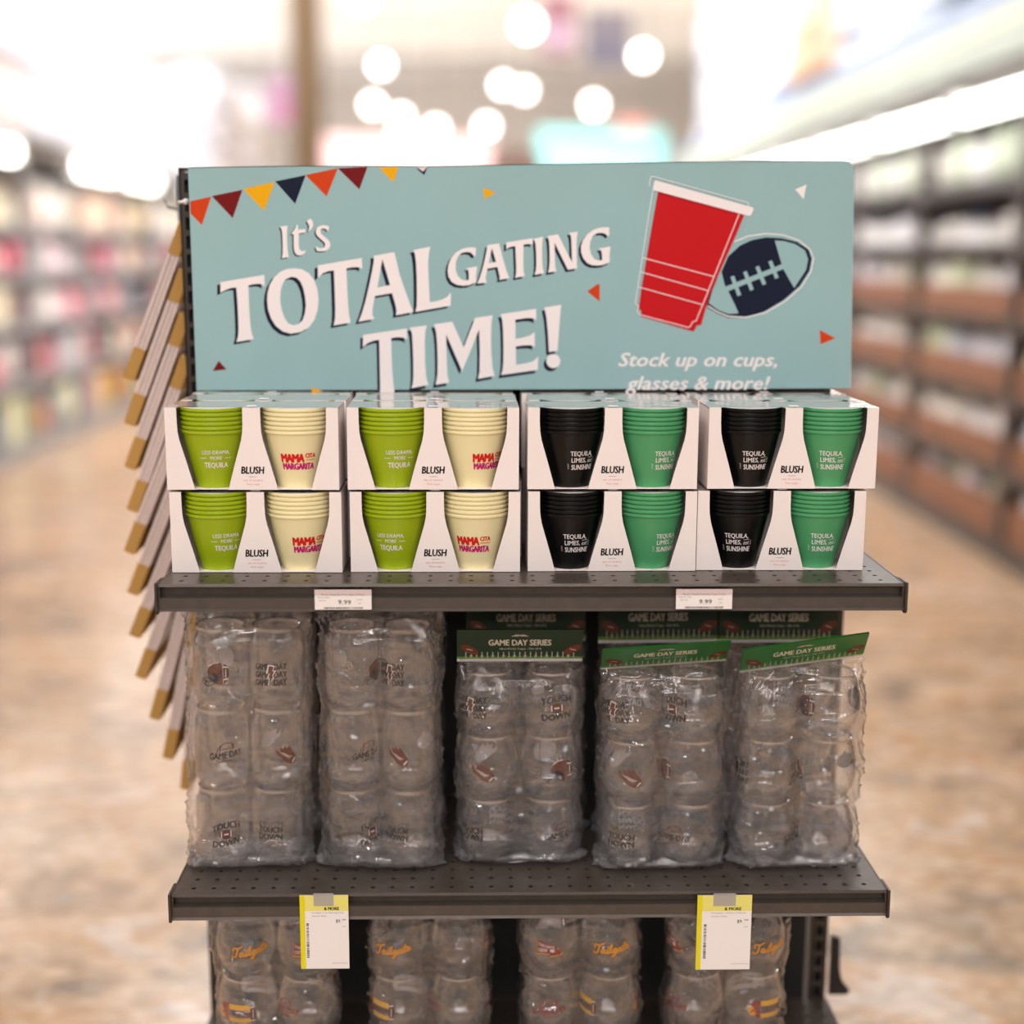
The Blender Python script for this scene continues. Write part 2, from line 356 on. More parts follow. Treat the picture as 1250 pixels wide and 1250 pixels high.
banner(752, 146, 792, 160, 29.5, (214, 140, 130), (226, 160, 150), 'small coral banner above the turquoise one')
banner(597, 186, 662, 214, 28, (96, 70, 62), (110, 80, 70), 'dark brown board low behind the sign top edge')
banner(390, 168, 600, 214, 32, (232, 196, 196), (240, 206, 206), 'pale pink banner low behind the bunting end')

# ------------------------------------------------------------------ aisle shelving
pouch = MB()
for j in range(9):
    t = j/8; z = t; wd = .5*(1-.10*abs(2*t-1)**3); dp = .5*max(.06, math.sin(PI*min(1, max(0, .08+t*.9))))**.6
    pouch.v += [(wd*math.copysign(abs(math.cos(a))**.6, math.cos(a)), dp*math.copysign(abs(math.sin(a))**.6, math.sin(a)), z) for a in [2*PI*k/16 for k in range(16)]]
for j in range(8):
    for k in range(16): pouch.f.append((j*16+k, j*16+(k+1) % 16, j*16+16+(k+1) % 16, j*16+16+k))
pouch.f += [tuple(range(16))[::-1], tuple(128+k for k in range(16))]; pouch.m = [0]*len(pouch.f)
PALE = mat('p0', (225, 225, 225), .5)
pouch_me = pouch.mesh('pouch', PALE, True)
jar = MB(); jar.lathe([(.001, 0), (.44, 0), (.5, .05), (.5, .62), (.42, .72), (.26, .78), (.26, .84), (.31, .85), (.31, .99), (.001, 1)], 16); jar_me = jar.mesh('jar', PALE); smooth_angle(jar_me, 40)
box_b = MB(); box_b.box(-.5, .5, -.5, .5, 0, .86, 0, .03); box_b.prism([(-.5, .86), (.5, .86), (.46, .9), (.06, 1), (-.06, 1), (-.46, .9)], -.46, .46); box_me = box_b.mesh('pack', PALE)
_pm = {}
def pm(c):
    if c not in _pm: _pm[c] = mat('pack_colour', c, .45, 0, .5, 0, 0, .08, 4)
    return _pm[c]
NAMEOF = {'pouch': 'snack_pouch', 'jar': 'bottle', 'pack': 'carton_pack'}
def goods(me, loc, sx, sy, sz, col, rz, label, cat, group):
    o = bpy.data.objects.new(NAMEOF[me.name], me); C.objects.link(o); o.location = loc; o.scale = (sx, sy, sz); o.rotation_euler.z = rz
    o.material_slots[0].link = 'OBJECT'; o.material_slots[0].material = pm(col); return tag(o, label, cat, group)

def shelving(name, X, side, y0, y1, bay, levels, label, lampz, frame_m):
    """run of aisle shelving; its face is at X, its body goes away from the aisle (side = +1 right, -1 left)"""
    t = empty(name, (X, (y0+y1)/2, 0)); tag(t, label, 'shelving'); L = (y1-y0)/2
    S = lambda a, b: (min(a*side, b*side), max(a*side, b*side))
    q = MB(); q.box(*S(.62, .66), -L, L, 0, 2.3); q.build('back_panel', M['bronze_dark'], t)
    q = MB(); q.box(*S(.0, .62), -L, L, .0, .10); q.build('base', frame_m, t)
    n = int(round((y1-y0)/bay))
    for k in range(n+1):
        q = MB(); y = -L+k*bay; q.box(*S(-.01, .06), y-.045, y+.045, 0, 2.25); q.build('upright', frame_m, t)
    for z in levels:
        q = MB(); q.box(*S(0, .60), -L, L, z-.03, z); q.box(*S(-.02, 0), -L, L, z-.05, z+.012); q.build('shelf_board', frame_m, t)
    q = MB(); q.box(*S(-.35, .62), -L, L, lampz+.06, lampz+.12); q.build('canopy', frame_m, t)
    return t, L

# right aisle: bays of brown trays with pale packages
RX = 2.42; RB = 1.5; RY0 = .3; RN = 9
rs, RL = shelving('aisle_shelving', RX, 1, RY0, RY0+RB*RN, RB, (.10, .45, .80, 1.15, 1.5, 1.8), 'long run of dark shelving with brown trays along the right aisle', 2.14, M['bronze_dark'])
for k, (z0, z1, c) in enumerate([(2.24, 2.36, (178, 188, 176)), (2.36, 2.44, (206, 214, 188)), (2.44, 2.54, (150, 166, 192))]):
    q = MB(); q.box(-.37, -.345, -RL, RL, z0, z1); q.build('header_band', pm(c), rs)
tubeglow = mat('tube_glow', (255, 253, 246), .5, emit=7.5)
def tube_lamps(X, side, ys, z, ln, th, label, group):
    for y in ys:
        t = empty('tube_lamp', (X, y, z)); tag(t, label+', %s from the near end' % ['first', 'second', 'third', 'fourth', 'fifth', 'sixth', 'seventh', 'eighth', 'ninth'][list(ys).index(y)], 'lamp', group)
        q = MB(); q.tube([(0, -ln/2, 0), (0, ln/2, 0)], th, 12); q.build('tube', tubeglow, t, True)
        for s_ in (-1, 1):
            q = MB(); q.box(-th, th, s_*ln/2-.02, s_*ln/2+.02, -th, th+.03, 0, .005); q.build('end_cap', M['white_plastic'], t)
tube_lamps(RX-.30, 1, [1.6+1.3*k for k in range(9)], 2.09, 1.2, .05, 'glowing tube lamp under the right aisle canopy', 'tube lamps of the right aisle')
TRAY = mat('kraft_tray', (140, 98, 76), .75, 0, .3, 0, 0, .06, 4)
tm = MB(); tm.box(-.25, -.235, -.5, .5, 0, 1); tm.box(.235, .25, -.5, .5, 0, 1); tm.box(-.25, .25, -.5, -.48, 0, 1); tm.box(-.25, .25, .48, .5, 0, 1); tm.box(-.25, .25, -.5, .5, 0, .05); tray_me = tm.mesh('tray', TRAY)
pales = [(236, 232, 232), (228, 224, 228), (240, 234, 224), (222, 214, 206), (214, 222, 190), (232, 228, 236), (210, 212, 222)]
rowdesc = {.10: 'lowest shelf', .45: 'second shelf', .80: 'third shelf', 1.15: 'fourth shelf'}
ORD = ['first', 'second', 'third', 'fourth', 'fifth', 'sixth', 'seventh', 'eighth', 'ninth', 'tenth', 'eleventh', 'twelfth', 'thirteenth', 'fourteenth', 'fifteenth', 'sixteenth', 'seventeenth', 'eighteenth', 'nineteenth', 'twentieth']
def ordn(k): return ORD[k] if k < 20 else 'twenty-'+ORD[k-20] if k < 29 else 'thirtieth' if k == 29 else 'thirty-'+ORD[k-30] if k < 39 else 'fortieth' if k == 39 else 'forty-'+ORD[k-40]
def shade(c):
    r, g, b_ = c; v = sum(c)/3; m_ = max(c)-min(c)
    if m_ < 16: return 'white' if v > 226 else 'light grey' if v > 185 else 'grey' if v > 110 else 'black'
    if g >= r and g > b_: return 'pale green'
    if b_ > r: return 'bluish white' if v > 200 else 'dark blue' if v < 110 else 'grey-blue'
    if r-b_ > 110: return 'orange'
    if g-b_ > 30 and v > 190: return 'cream'
    if g-b_ > 25: return 'tan'
    if r-g > 40: return 'pink' if v > 140 else 'red'
    return 'off-white' if v > 205 else 'mauve' if v > 120 else 'dark'
for b in range(2, RN):
    yc = RY0+RB*(b+.5); bay = ORD[b-2]+' bay'
    for z in (.10, .45, .80, 1.15):
        o = put('cardboard_tray', tray_me, None, (RX+.25, yc, z+.001)); o.scale = (1, RB-.14, .15 if z > .1 else .2)
        tag(o, 'brown cardboard tray on the %s of the right aisle shelving, %s' % (rowdesc[z], bay), 'tray', 'brown trays on the right aisle '+rowdesc[z])
        for k in range(4):
            c = random.choice(pales); me = random.choice([pouch_me, pouch_me, pouch_me, jar_me])
            goods(me, (RX+.15+random.uniform(-.01, .02), yc-RB*.345+k*RB*.23+random.uniform(-.02, .02), z+.012), .26, .30, random.uniform(.24, .295), c, random.uniform(-.25, .25),
                  '%s package, %s in its tray, %s of the right aisle shelving, %s' % (shade(c), ORD[k], rowdesc[z], bay), 'package', 'pale packages on the right aisle '+rowdesc[z])
    for k in range(5):
        c = random.choice([(236, 234, 240), (240, 238, 240), (216, 212, 208)])
        goods(box_me, (RX+.14, yc-RB*.38+k*RB*.19, 1.501), .2, .27, random.choice([.11, .14, .17]), c, 0,
              '%s low box, %s on the fifth shelf of the right aisle shelving, %s' % (shade(c), ORD[k], bay), 'box', 'pale boxes on the right aisle fifth shelf')
        c = random.choice([(72, 98, 142), (84, 108, 150), (40, 46, 62), (94, 34, 30)])
        goods(box_me, (RX+.33, yc-RB*.38+k*RB*.19, 1.501), .12, .27, .235, c, 0,
              '%s box behind the %s low box, fifth shelf of the right aisle, %s' % (shade(c), ORD[k], bay), 'box', 'dark boxes on the right aisle fifth shelf')
        c = random.choice([(252, 250, 246), (250, 246, 240), (246, 244, 246), (214, 226, 206)])
        goods(pouch_me, (RX+.13, yc-RB*.38+k*RB*.19, 1.801), .2, .25, random.choice([.23, .25, .27]), c, random.uniform(-.2, .2),
              '%s bag, %s on the top shelf of the right aisle shelving, %s' % (shade(c), ORD[k], bay), 'package', 'white bags on the right aisle top shelf')
# pale overstock stacked above the right shelving
ov = [(226, 232, 246), (236, 238, 248), (220, 228, 242), (240, 240, 246), (212, 220, 230), (228, 214, 208)]
y = 3.2; i = 0
while y < RY0+RB*RN-.3:
    wd = random.uniform(.45, .8); z = 2.27
    for k in range(3 if y < 7 else 4):
        h = random.uniform(.38, .62); col = random.choice(ov)
        if i in (7, 8) and k < 3: col = (206, 164, 126)
        goods(box_me, (RX+.12+random.uniform(0, .06), y+wd/2, z), .6, wd*.96, h, col, 0, '%s case, %s up in the %s stack above the right aisle shelving' % (shade(col), ORD[k], ordn(i)), 'case', 'pale cases above the right aisle shelving'); z += h+.001
    y += wd; i += 1

# left aisle: shelves of small colourful goods
LX = -3.3; LY0 = 2.0; LB = 1.3; LN = 13
ls, LL = shelving('aisle_shelving', LX, -1, LY0, LY0+LB*LN, LB, (.12, .55, .95, 1.3, 1.62), 'long run of grey shelving with colourful goods along the left aisle', 2.1, mat('grey_shelving', (150, 148, 150), .5, .2))
tube_lamps(LX+.30, -1, [5.5, 6.8, 9.2, 10.6, 13.0, 14.3, 15.7, 17.2], 2.06, 1.15, .055, 'glowing tube lamp under the left aisle canopy', 'tube lamps of the left aisle')
cols = [(224, 120, 140), (232, 160, 160), (214, 206, 204), (226, 220, 216), (196, 130, 148), (216, 150, 146), (120, 92, 96), (84, 62, 66), (232, 222, 196), (176, 168, 178), (204, 190, 150), (150, 160, 160), (222, 200, 206), (180, 96, 104), (120, 128, 140), (200, 196, 196)]
low = [(226, 224, 190), (196, 190, 120), (214, 130, 34), (190, 120, 40), (222, 216, 210), (110, 118, 140), (216, 160, 160), (150, 150, 110)]
ldesc = {.12: 'bottom shelf', .55: 'second shelf up', .95: 'third shelf up', 1.3: 'fourth shelf up', 1.62: 'top shelf'}
for z in ldesc:
    y = 4.6; i = 0
    while y < 18.3:
        wd = random.uniform(.26, .46); c = random.choice(low if z == .12 else cols if z < 1.5 else [(240, 230, 206), (232, 214, 170), (236, 226, 220), (226, 190, 170)])
        me = random.choice([pouch_me, jar_me, box_me]); mx = {.12: .36, .55: .34, .95: .30, 1.3: .28, 1.62: .38}[z]
        goods(me, (LX-.16, y+wd/2, z+.001), .28, wd*.92, random.uniform(.7, 1)*mx, tuple(int(v*(.94 if z < 1.5 else 1)) for v in c), 0, '%s %s, %s from the near end of the %s, left aisle shelving' % (shade(c), {'pouch': 'bag', 'jar': 'bottle', 'pack': 'box'}[me.name], ordn(i), ldesc[z]), 'package', 'goods on the left aisle '+ldesc[z]); y += wd+.015; i += 1
y = 6.5; i = 0
while y < 18.3:
    wd = random.uniform(.5, 1.0); z = 2.23
    for k in range(2 if y < 14 else 3):
        h = random.uniform(.35, .55); c = random.choice([(232, 234, 248), (240, 240, 250), (228, 232, 246), (222, 220, 228), (226, 212, 206)])
        goods(box_me, (LX-.1, y+wd/2, z), .6, wd*.96, h, c, 0, '%s case, %s up in the %s stack above the left aisle shelving' % (shade(c), ORD[k], ordn(i)), 'case', 'pale cases above the left aisle shelving'); z += h+.001
    y += wd; i += 1

# ================================================================== THE DISPLAY RACK
Z1, Z2, Z3 = 1.0534, .649, .312
YB = .328                       # plane of the back of the rack
YS = .266                       # plane of the sign, which stands on the rear row of packs
rack = empty('display_rack', (0, .45, 0)); tag(rack, 'dark bronze metal end display rack in the centre', 'rack')
q = MB(); q.box(-.465, .440, YB+.006-.45, YB+.022-.45, .05, 1.555); q.build('back_panel', M['blackpanel'], rack)
q = MB(); q.box(-.47, .47, YB+.03-.45, .62-.45, .0, .06, 0, .004); q.build('foot', M['bronze_dark'], rack)
# slotted uprights: real slots every inch
for xs, zt in ((-.4815, 1.563), (.447, 1.22)):
    q = MB(); wd = .026; y0, y1 = YB+.001-.45, YB+.034-.45
    q.box(xs, xs+.002, y0, y1, .05, zt); q.box(xs+wd-.002, xs+wd, y0, y1, .05, zt)
    q.box(xs, xs+.007, y0, y0+.002, .05, zt); q.box(xs+wd-.007, xs+wd, y0, y0+.002, .05, zt)
    z = .05
    while z < zt-.006: q.box(xs+.007, xs+wd-.007, y0, y0+.002, z, min(z+.008, zt)); z += .0254
    q.box(xs, xs+wd, y0, y1, zt-.002, zt+.002)
    q.build('upright', M['bronze_dark'], rack)
    q = MB(); q.box(xs+.004, xs+wd-.004, y0+.012, y1, .05, zt-.004); q.build('upright_core', M['black'], rack)
q = MB(); a = onY(1016, 1150, .34); b = onY(1020, 1213, .34)
q.prism([(a.x-.002, a.z+.01), (a.x+.012, a.z+.006), (a.x+.014, a.z-.045), (a.x+.018, b.z+.022), (a.x+.032, b.z+.004), (a.x+.026, b.z-.002), (a.x-.002, b.z-.002)], .34-.45, .346-.45)
q.build('hook_bracket', M['black'], rack)

# perforated shelves
def deck(name, hw, yf, yb, z, pitch=.0254, hr=.0032):
    b = MB(); nx = int(2*hw/pitch); ny = int((yb-yf-.004)/pitch); x0 = -nx*pitch/2
    def top(x): return x
    b.box(-hw, x0, yf, yb, z-.002, z); b.box(-x0, hw, yf, yb, z-.002, z)
    y0 = yf+.0042; b.box(x0, -x0, yf, y0, z-.002, z); b.box(x0, -x0, y0+ny*pitch, yb, z-.002, z)
    for j in range(ny):
        for i in range(nx):
            cx = x0+(i+.5)*pitch; cyy = y0+(j+.5)*pitch; h = pitch/2
            sq = [(h, 0), (h, h), (0, h), (-h, h), (-h, 0), (-h, -h), (0, -h), (h, -h)]
            vs = [(cx+a, cyy+c, z) for a, c in sq]+[(cx+hr*math.cos(k*PI/4), cyy+hr*math.sin(k*PI/4), z) for k in range(8)]+[(cx+hr*math.cos(k*PI/4), cyy+hr*math.sin(k*PI/4), z-.0015) for k in range(8)]
            fs = [(k, (k+1) % 8, 8+(k+1) % 8, 8+k) for k in range(8)]+[(8+k, 8+(k+1) % 8, 16+(k+1) % 8, 16+k) for k in range(8)]
            b.add(vs, fs)
    return b
def shelf(z, hw, label, yb=YB-.004, lip=True):
    t = empty('display_shelf', (0, .15, z)); tag(t, label, 'shelf'); oy = -.15
    b = deck('deck', hw-.002, 0, yb, 0); b.v = [(x, y+oy, zz) for x, y, zz in b.v]; b.build('deck', M['bronze'], t, fix=False)
    q = MB(); q.box(-hw+.004, hw-.004, .006+oy, yb+oy, -.006, -.0045); q.build('under_pan', M['black'], t)
    for s_ in (-1, 1):
        q = MB(); q.box(min(s_*(hw-.002), s_*hw), max(s_*(hw-.002), s_*hw), .0+oy, yb+oy, -.03, .0005)
        q.build('side_flange', M['bronze'], t)
    # front channel: nose, recess, sloping label face, lower lip
    prof = [(.0, 0), (-.001, -.0035), (.0060, -.0050), (.0140, -.0065), (.0130, -.0165), (.0000, -.0180), (-.0012, -.031), (-.0045, -.0335), (.001, -.0345), (.012, -.034), (.012, -.0005)]
    q = MB(); q.prism([(y+oy, zz) for y, zz in prof], -hw, hw, ax='x'); q.build('price_channel', M['bronze'], t)
    for s_ in (-1, 1):
        q = MB(); q.prism([(-.006+oy, .002), (-.007+oy, -.033), (-.004+oy, -.037), (.03+oy, -.035), (.03+oy, .001)], min(s_*hw, s_*(hw+.003)), max(s_*hw, s_*(hw+.003)), ax='x'); q.build('end_cap', M['bronze_dark'], t)
    for s_ in (-1, 1):
        q = MB(); xx = s_*(hw-.02); q.prism([(.05+oy, -.006), (yb+oy, -.006), (yb+oy, -.075), (yb-.05+oy, -.06)], xx-.0015, xx+.0015, ax='x'); q.build('bracket', M['bronze_dark'], t)
    return t
shelf(Z1, .457, 'top bronze perforated shelf holding the boxed party cups')
shelf(Z2, .457, 'middle bronze perforated shelf holding the bagged clear tumblers')
shelf(Z3, .474, 'lowest bronze perforated shelf, mostly below the picture edge')

# ------------------------------------------------------------------ the sign
sign = empty('header_sign', (0, YS, 1.3)); tag(sign, 'teal printed header sign reading total gating time above the shelves', 'sign')
def SP(x, y, lay=0):            # art drawn on the sign's own plane
    v = onY(x, y, YS); return Vector((v.x, -.0002-.00012*lay, v.z-1.3))
edge = [(229.5, 206), (232, 205.2), (350, 203.4), (440, 203.2), (520, 203.8), (640, 201.5), (760, 199.5), (900, 197.6), (1030, 196.8), (1037, 197.6), (1041.5, 203), (1043, 212), (1038.5, 474), (240, 476.5)]
A = Art(); A.poly(edge, 'sign'); vs = [SP(x, y, 0) for x, y in edge]
q = MB(); n = len(vs); q.add([tuple(v) for v in vs]+[(v.x, v.y+.006, v.z) for v in vs], [tuple(range(n)), tuple(range(2*n-1, n-1, -1))]+[(i, (i+1) % n, n+(i+1) % n, n+i) for i in range(n)])
q.build('board', M['sign'], sign)
q = MB(); vv = [(v.x*1.002, v.y+.0065, v.z+.0015) for v in vs]; q.add(vv+[(x, y+.006, z) for x, y, z in vv], [tuple(range(n)), tuple(range(2*n-1, n-1, -1))]+[(i, (i+1) % n, n+(i+1) % n, n+i) for i in range(n)]); q.build('backing_board', M['black'], sign)
def zc(ox, oy, s, pts): return [(ox+x/s, oy+y/s) for x, y in pts]
def z1(p): return zc(260, 290, 8.3333, p)
def z2(p): return zc(370, 280, 6.5789, p)
def z3(p): return zc(330, 255, 13.8889, p)
def z4(p): return zc(540, 265, 10.4167, p)
def z5(p): return zc(640, 265, 10.4167, p)
def z6(p): return zc(435, 370, 8.3333, p)
def z7(p): return zc(570, 360, 9.6154, p)
def z8(p): return zc(745, 200, 4.16667, p)
def z0(p): return zc(140, 170, 2.40385, p)
def circ(cx, cy, r, n=20): return [(cx+r*math.cos(2*PI*k/n), cy+r*math.sin(2*PI*k/n)) for k in range(n)]
big = (-4, 3.3); mid = (-2.9, 3); tim = (-3.3, 4); sm = (-1.7, 1.4)
G = [
 (z1([(76,454),(300,416),(522,379),(528,496),(505,478),(470,470),(420,474),(362,485),(366,640),(374,800),(385,920),(398,985),(416,1032),(240,1062),(256,1000),(260,930),(256,800),(248,650),(238,508),(190,512),(140,528),(105,545),(76,562)]), [], big),
 (z1([(550,640),(556,560),(578,480),(620,405),(680,350),(750,320),(830,312),(905,322),(975,362),(1030,430),(1062,520),(1075,630),(1065,740),(1030,840),(975,915),(890,962),(790,978),(710,955),(640,900),(590,820),(560,730)]), [z1([(685,610),(692,530),(712,465),(745,420),(800,398),(850,408),(890,448),(920,520),(938,610),(945,690),(935,770),(912,840),(870,880),(815,892),(765,872),(728,815),(702,740),(688,670)])], big),
 (z2([(118,290),(295,259),(472,229),(477,318),(455,306),(430,303),(390,305),(348,314),(354,450),(360,570),(368,670),(382,748),(245,772),(256,720),(258,640),(254,500),(247,330),(205,335),(160,352),(118,392)]), [], big),
 (z2([(568,212),(650,197),(732,182),(748,240),(775,360),(820,490),(860,600),(887,663),(745,690),(750,655),(742,610),(728,560),(714,512),(578,535),(566,590),(557,650),(558,690),(574,718),(445,742),(470,680),(500,580),(530,450),(555,330),(567,260)]), [z2([(637,240),(668,345),(698,447),(597,467)])], big),
 (z2([(885,166),(1022,138),(1010,190),(1004,280),(1010,430),(1018,584),(1070,576),(1120,562),(1155,540),(1188,506),(1185,612),(900,663),(912,620),(914,520),(912,380),(906,260),(898,200)]), [], big),
 (z6([(68,323),(290,290),(513,258),(518,372),(492,356),(460,348),(410,347),(355,357),(358,500),(366,680),(378,830),(390,930),(402,1000),(228,1028),(240,960),(242,850),(238,640),(232,374),(185,380),(120,404),(66,447)]), [], tim),
 (z6([(545,249),(718,226),(702,290),(697,400),(700,600),(710,740),(720,790),(734,832),(560,866),(574,820),(580,740),(579,600),(573,420),(565,310)]), [], tim),
 ([(529.8,395.8),(552,392.6),(559,408),(566,424),(573,406),(579.9,388.1),(601.5,384.8),(600,394),(599.4,410),(599.8,430),(601.2,448.4),(603.8,458.6),(583.5,462.5),(585.3,453),(585.7,433),(584.9,401.8),(575,427),(564,452.8),(554,430),(544.8,408.2),(545,425),(545.6,445),(546.4,458),(548.4,467),(531.6,469.8),(534,458),(534.2,440),(533.6,420),(532.4,406)], [], tim),
 (z7([(395,226),(603,194),(811,162),(815,300),(795,282),(760,272),(690,272),(568,291),(570,400),(570,516),(660,500),(740,474),(794,438),(798,612),(780,598),(740,590),(660,592),(573,606),(575,710),(578,820),(680,804),(770,782),(838,724),(831,880),(400,941),(416,890),(426,800),(428,600),(424,420),(415,300)]), [], tim),
 (z7([(908,147),(1106,115),(1092,260),(1078,450),(1063,655),(962,669),(950,450),(932,260)]), [], tim),
 (z7(circ(1014, 776, 83)), [], tim),
 (z3([(168,300),(292,283),(284,350),(284,500),(292,660),(312,820),(196,835),(208,760),(210,620),(204,450),(194,360)]), [], sm),
 (z3([(445,275),(470,275),(472,352),(590,342),(600,395),(482,420),(482,600),(488,660),(505,700),(540,715),(608,706),(580,755),(535,785),(490,792),(445,778),(412,735),(398,660),(396,550),(396,432),(352,428),(400,360)]), [], sm),
 (z3([(672,163),(702,185),(724,225),(728,265),(715,310),(690,350),(635,388),(655,340),(660,300),(645,255),(618,215)]), [], sm),
 (z3([(990,290),(995,340),(968,385),(955,350),(915,332),(870,336),(848,370),(862,420),(910,465),(970,510),(1010,560),(1020,620),(995,675),(940,712),(880,720),(790,715),(768,650),(790,640),(815,662),(870,668),(915,650),(930,610),(915,565),(870,525),(815,480),(778,430),(768,380),(790,325),(835,290),(900,275)]), [], sm),
 (z4([(427,392),(385,385),(330,386),(250,405),(170,452),(112,520),(78,600),(66,680),(78,760),(118,825),(180,860),(260,873),(340,866),(430,826),(430,740),(443,626),(300,652),(328,670),(335,720),(336,798),(290,806),(240,790),(196,745),(170,670),(170,580),(196,505),(245,455),(310,443),(360,450),(395,488),(424,495)]), [], mid),
 (z4([(575,355),(720,334),(738,400),(775,540),(815,680),(853,775),(722,800),(730,765),(716,700),(700,634),(573,656),(560,720),(548,780),(566,831),(442,846),(475,770),(520,620),(552,480),(566,400)]), [z4([(630,395),(656,480),(682,570),(588,586)])], mid),
 (z4([(812,322),(980,295),(1148,268),(1150,354),(1128,343),(1090,342),(1033,350),(1030,480),(1030,620),(1035,700),(1046,750),(925,773),(936,720),(938,640),(932,500),(928,370),(890,374),(850,386),(812,410)]), [], mid),
 (z5([(120,276),(240,248),(230,310),(226,400),(228,540),(235,640),(250,712),(130,736),(146,680),(152,600),(150,450),(142,340)]), [], mid),
 (z5([(295,242),(430,220),(480,320),(540,440),(607,572),(602,450),(598,300),(590,240),(572,198),(682,184),(670,240),(664,340),(668,500),(670,652),(553,670),(500,560),(440,440),(385,328),(388,480),(392,600),(398,650),(410,688),(300,706),(316,650),(322,560),(320,400),(312,300)]), [], mid),
 (z5([(1080,130),(1030,128),(960,134),(880,160),(800,220),(745,295),(720,370),(722,450),(752,530),(800,585),(860,612),(930,617),(1010,606),(1086,572),(1084,470),(1097,373),(945,400),(976,425),(986,470),(990,546),(940,552),(890,532),(848,470),(830,390),(838,310),(870,245),(925,205),(990,200),(1035,215),(1055,240),(1080,232)]), [], mid),
]
sh = Art(); wt = Art()
for k, (P, H, off) in enumerate(G):
    sh.poly(P, 'navy', 1+.02*k, H, off); wt.poly(P, 'white', 2.2, H)
sh.build('letter_shadow', SP, sign); wt.build('title_lettering', SP, sign)
A = Art()
for P, m in [(zc(0,0,3.125,[(725,768),(806,750),(770,858),(727,815)]),'orange'),(zc(0,0,3.125,[(808,748),(925,724),(888,832)]),'maroon'),(zc(0,0,3.125,[(928,720),(1048,694),(1007,804)]),'yellow'),
             (zc(0,0,3.125,[(1050,692),(1166,668),(1126,778)]),'navy'),(z0([(560,105),(655,85),(622,168)]),'orange'),(z0([(655,85),(742,81),(718,147)]),'maroon'),(z0([(775,83),(832,81),(818,126)]),'yellow'),(z0([(886,86),(917,84),(908,105)]),'navy')]: A = Art(); A.poly(P, m, 1); A.build('bunting_flag', SP, sign)
A = Art(); A.poly(z0([(888,83),(917,81),(905,95)]), 'pink', 2); A.build('sign_nick', SP, sign)

for P, m in [(z0([(1080,142),(1118,156),(1086,175)]),'yellow'),(z5([(798,943),(935,850),(958,858),(960,1074)]),'orange'),(z0([(288,680),(305,650),(328,675)]),'maroon'),(z0([(578,727),(612,740),(580,748)]),'yellow'),
             (z8([(940,130),(998,105),(983,180)]),'white'),(z8([(1065,845),(1145,887),(1068,918)]),'orange')]: A = Art(); A.poly(P, m, 1); A.build('confetti_triangle', SP, sign)
A = Art()
ball = z8([(560,560),(600,470),(660,415),(720,388),(790,374),(870,378),(950,398),(1008,436),(1024,482),(1012,545),(962,622),(882,692),(782,752),(682,784),(600,784),(540,760),(490,730),(500,640)])
A.poly(ball, 'navy', 1)
A.poly(z8([(836,390),(880,392),(940,408),(990,440),(1006,485),(995,540),(950,608),(935,632),(905,580),(878,532),(862,480)]), 'sign', 2)
A.poly(z8([(560,545),(565,548),(583,620),(602,652),(630,710),(652,760),(600,764),(545,742),(500,708),(520,640)]), 'sign', 2)
A.stroke(z8([(630,396),(700,368),(790,355),(880,362),(960,390),(1015,435),(1033,482),(1020,548),(970,628),(890,698),(790,756),(690,781),(600,776),(540,751),(495,722)]), 1.5, 'white', 3)
A.stroke(z8([(590,637),(890,517)]), 6.2, 'sign', 3)
for a_, b_ in (((620,572),(656,670)),((684,548),(720,642)),((747,522),(783,614)),((812,494),(847,582))): A.stroke(z8([a_, b_]), 4.8, 'sign', 3.2)
A.build('football_print', SP, sign)
A = Art()
A.poly(z8([(243,135),(683,255),(640,360),(560,540),(500,680),(462,820),(440,822),(424,853),(155,776),(158,748),(143,738),(160,620),(200,380)]), 'red', 4)
A.poly(z8([(243,135),(683,255),(676,268),(243,152)]), 'dred', 4.6)
A.poly(z8([(230,84),(726,222),(728,232),(716,262),(706,266),(220,134),(216,124),(224,90)]), 'white', 5.5)
for P in ([(200,112),(198,100),(206,66),(216,64),(700,198),(704,206),(701,216)], [(218,125),(195,260),(128,705),(132,716),(144,722),(136,752),(152,768),(396,832),(408,826),(418,804),(436,798),(470,715),(655,255)], [(166,478),(525,573)], [(151,549),(497,645)], [(139,625),(468,716)]):
    A.stroke(z8(P), 1.0, 'white', 6.4)
A.build('party_cup_print', SP, sign)
A = Art()
A.text('Stock up on cups,', 754.5, 447, 194, 17.2, 'white', 1, .028, .28, down=True)
A.text('glasses & more!', 763.5, 475.5, 177, 17.2, 'white', 1, .028, .28, down=True)
A.build('slogan_lettering', SP, sign)
q = MB(); v = onY(227, 246, YS+.02); q.lathe([(.001, -.004), (.0035, -.003), (.0045, 0), (.0035, .003), (.001, .004)], 12)
q.tube([(0, 0, 0), (-.011, .004, -.001)], .0022, 6); o = q.build('cable_tie', M['white_plastic'], None, True); o.location = v; tag(o, 'small white cable tie on the rack post at the sign left edge', 'cable tie')

# ------------------------------------------------------------------ boxed cups
PW, PH, PD = .2135, .1025, .077
def cup_mesh(m, inner=None):
    ro, rb, h = .0418, .0245, .0735
    b = MB(); pr = [(.001, .002), (rb-.002, .002), (rb-.001, 0), (rb, 0), (rb+.0006, .0015), (rb+.0004, .004)]
    for k in range(1, 7): t = k/6; pr.append((rb+(ro-.0016-rb)*t**.82, .004+(h-.008)*t))
    pr += [(ro-.0014, h-.0042), (ro, h-.0036), (ro+.0004, h-.0018), (ro, h), (ro-.0012, h), (ro-.0022, h-.004), (rb-.0014, .006), (.001, .006)]
    b.lathe(pr, 48); me = b.mesh('cup', m); smooth_angle(me, 40); return me
cupm = {k: cup_mesh(M[k]) for k in ('lime', 'cream', 'blackcup', 'green')}
def cup_r(v): t = max(0, min(1, (v-.004)/.0655)); return .0245+(.0402-.0245)*t**.82
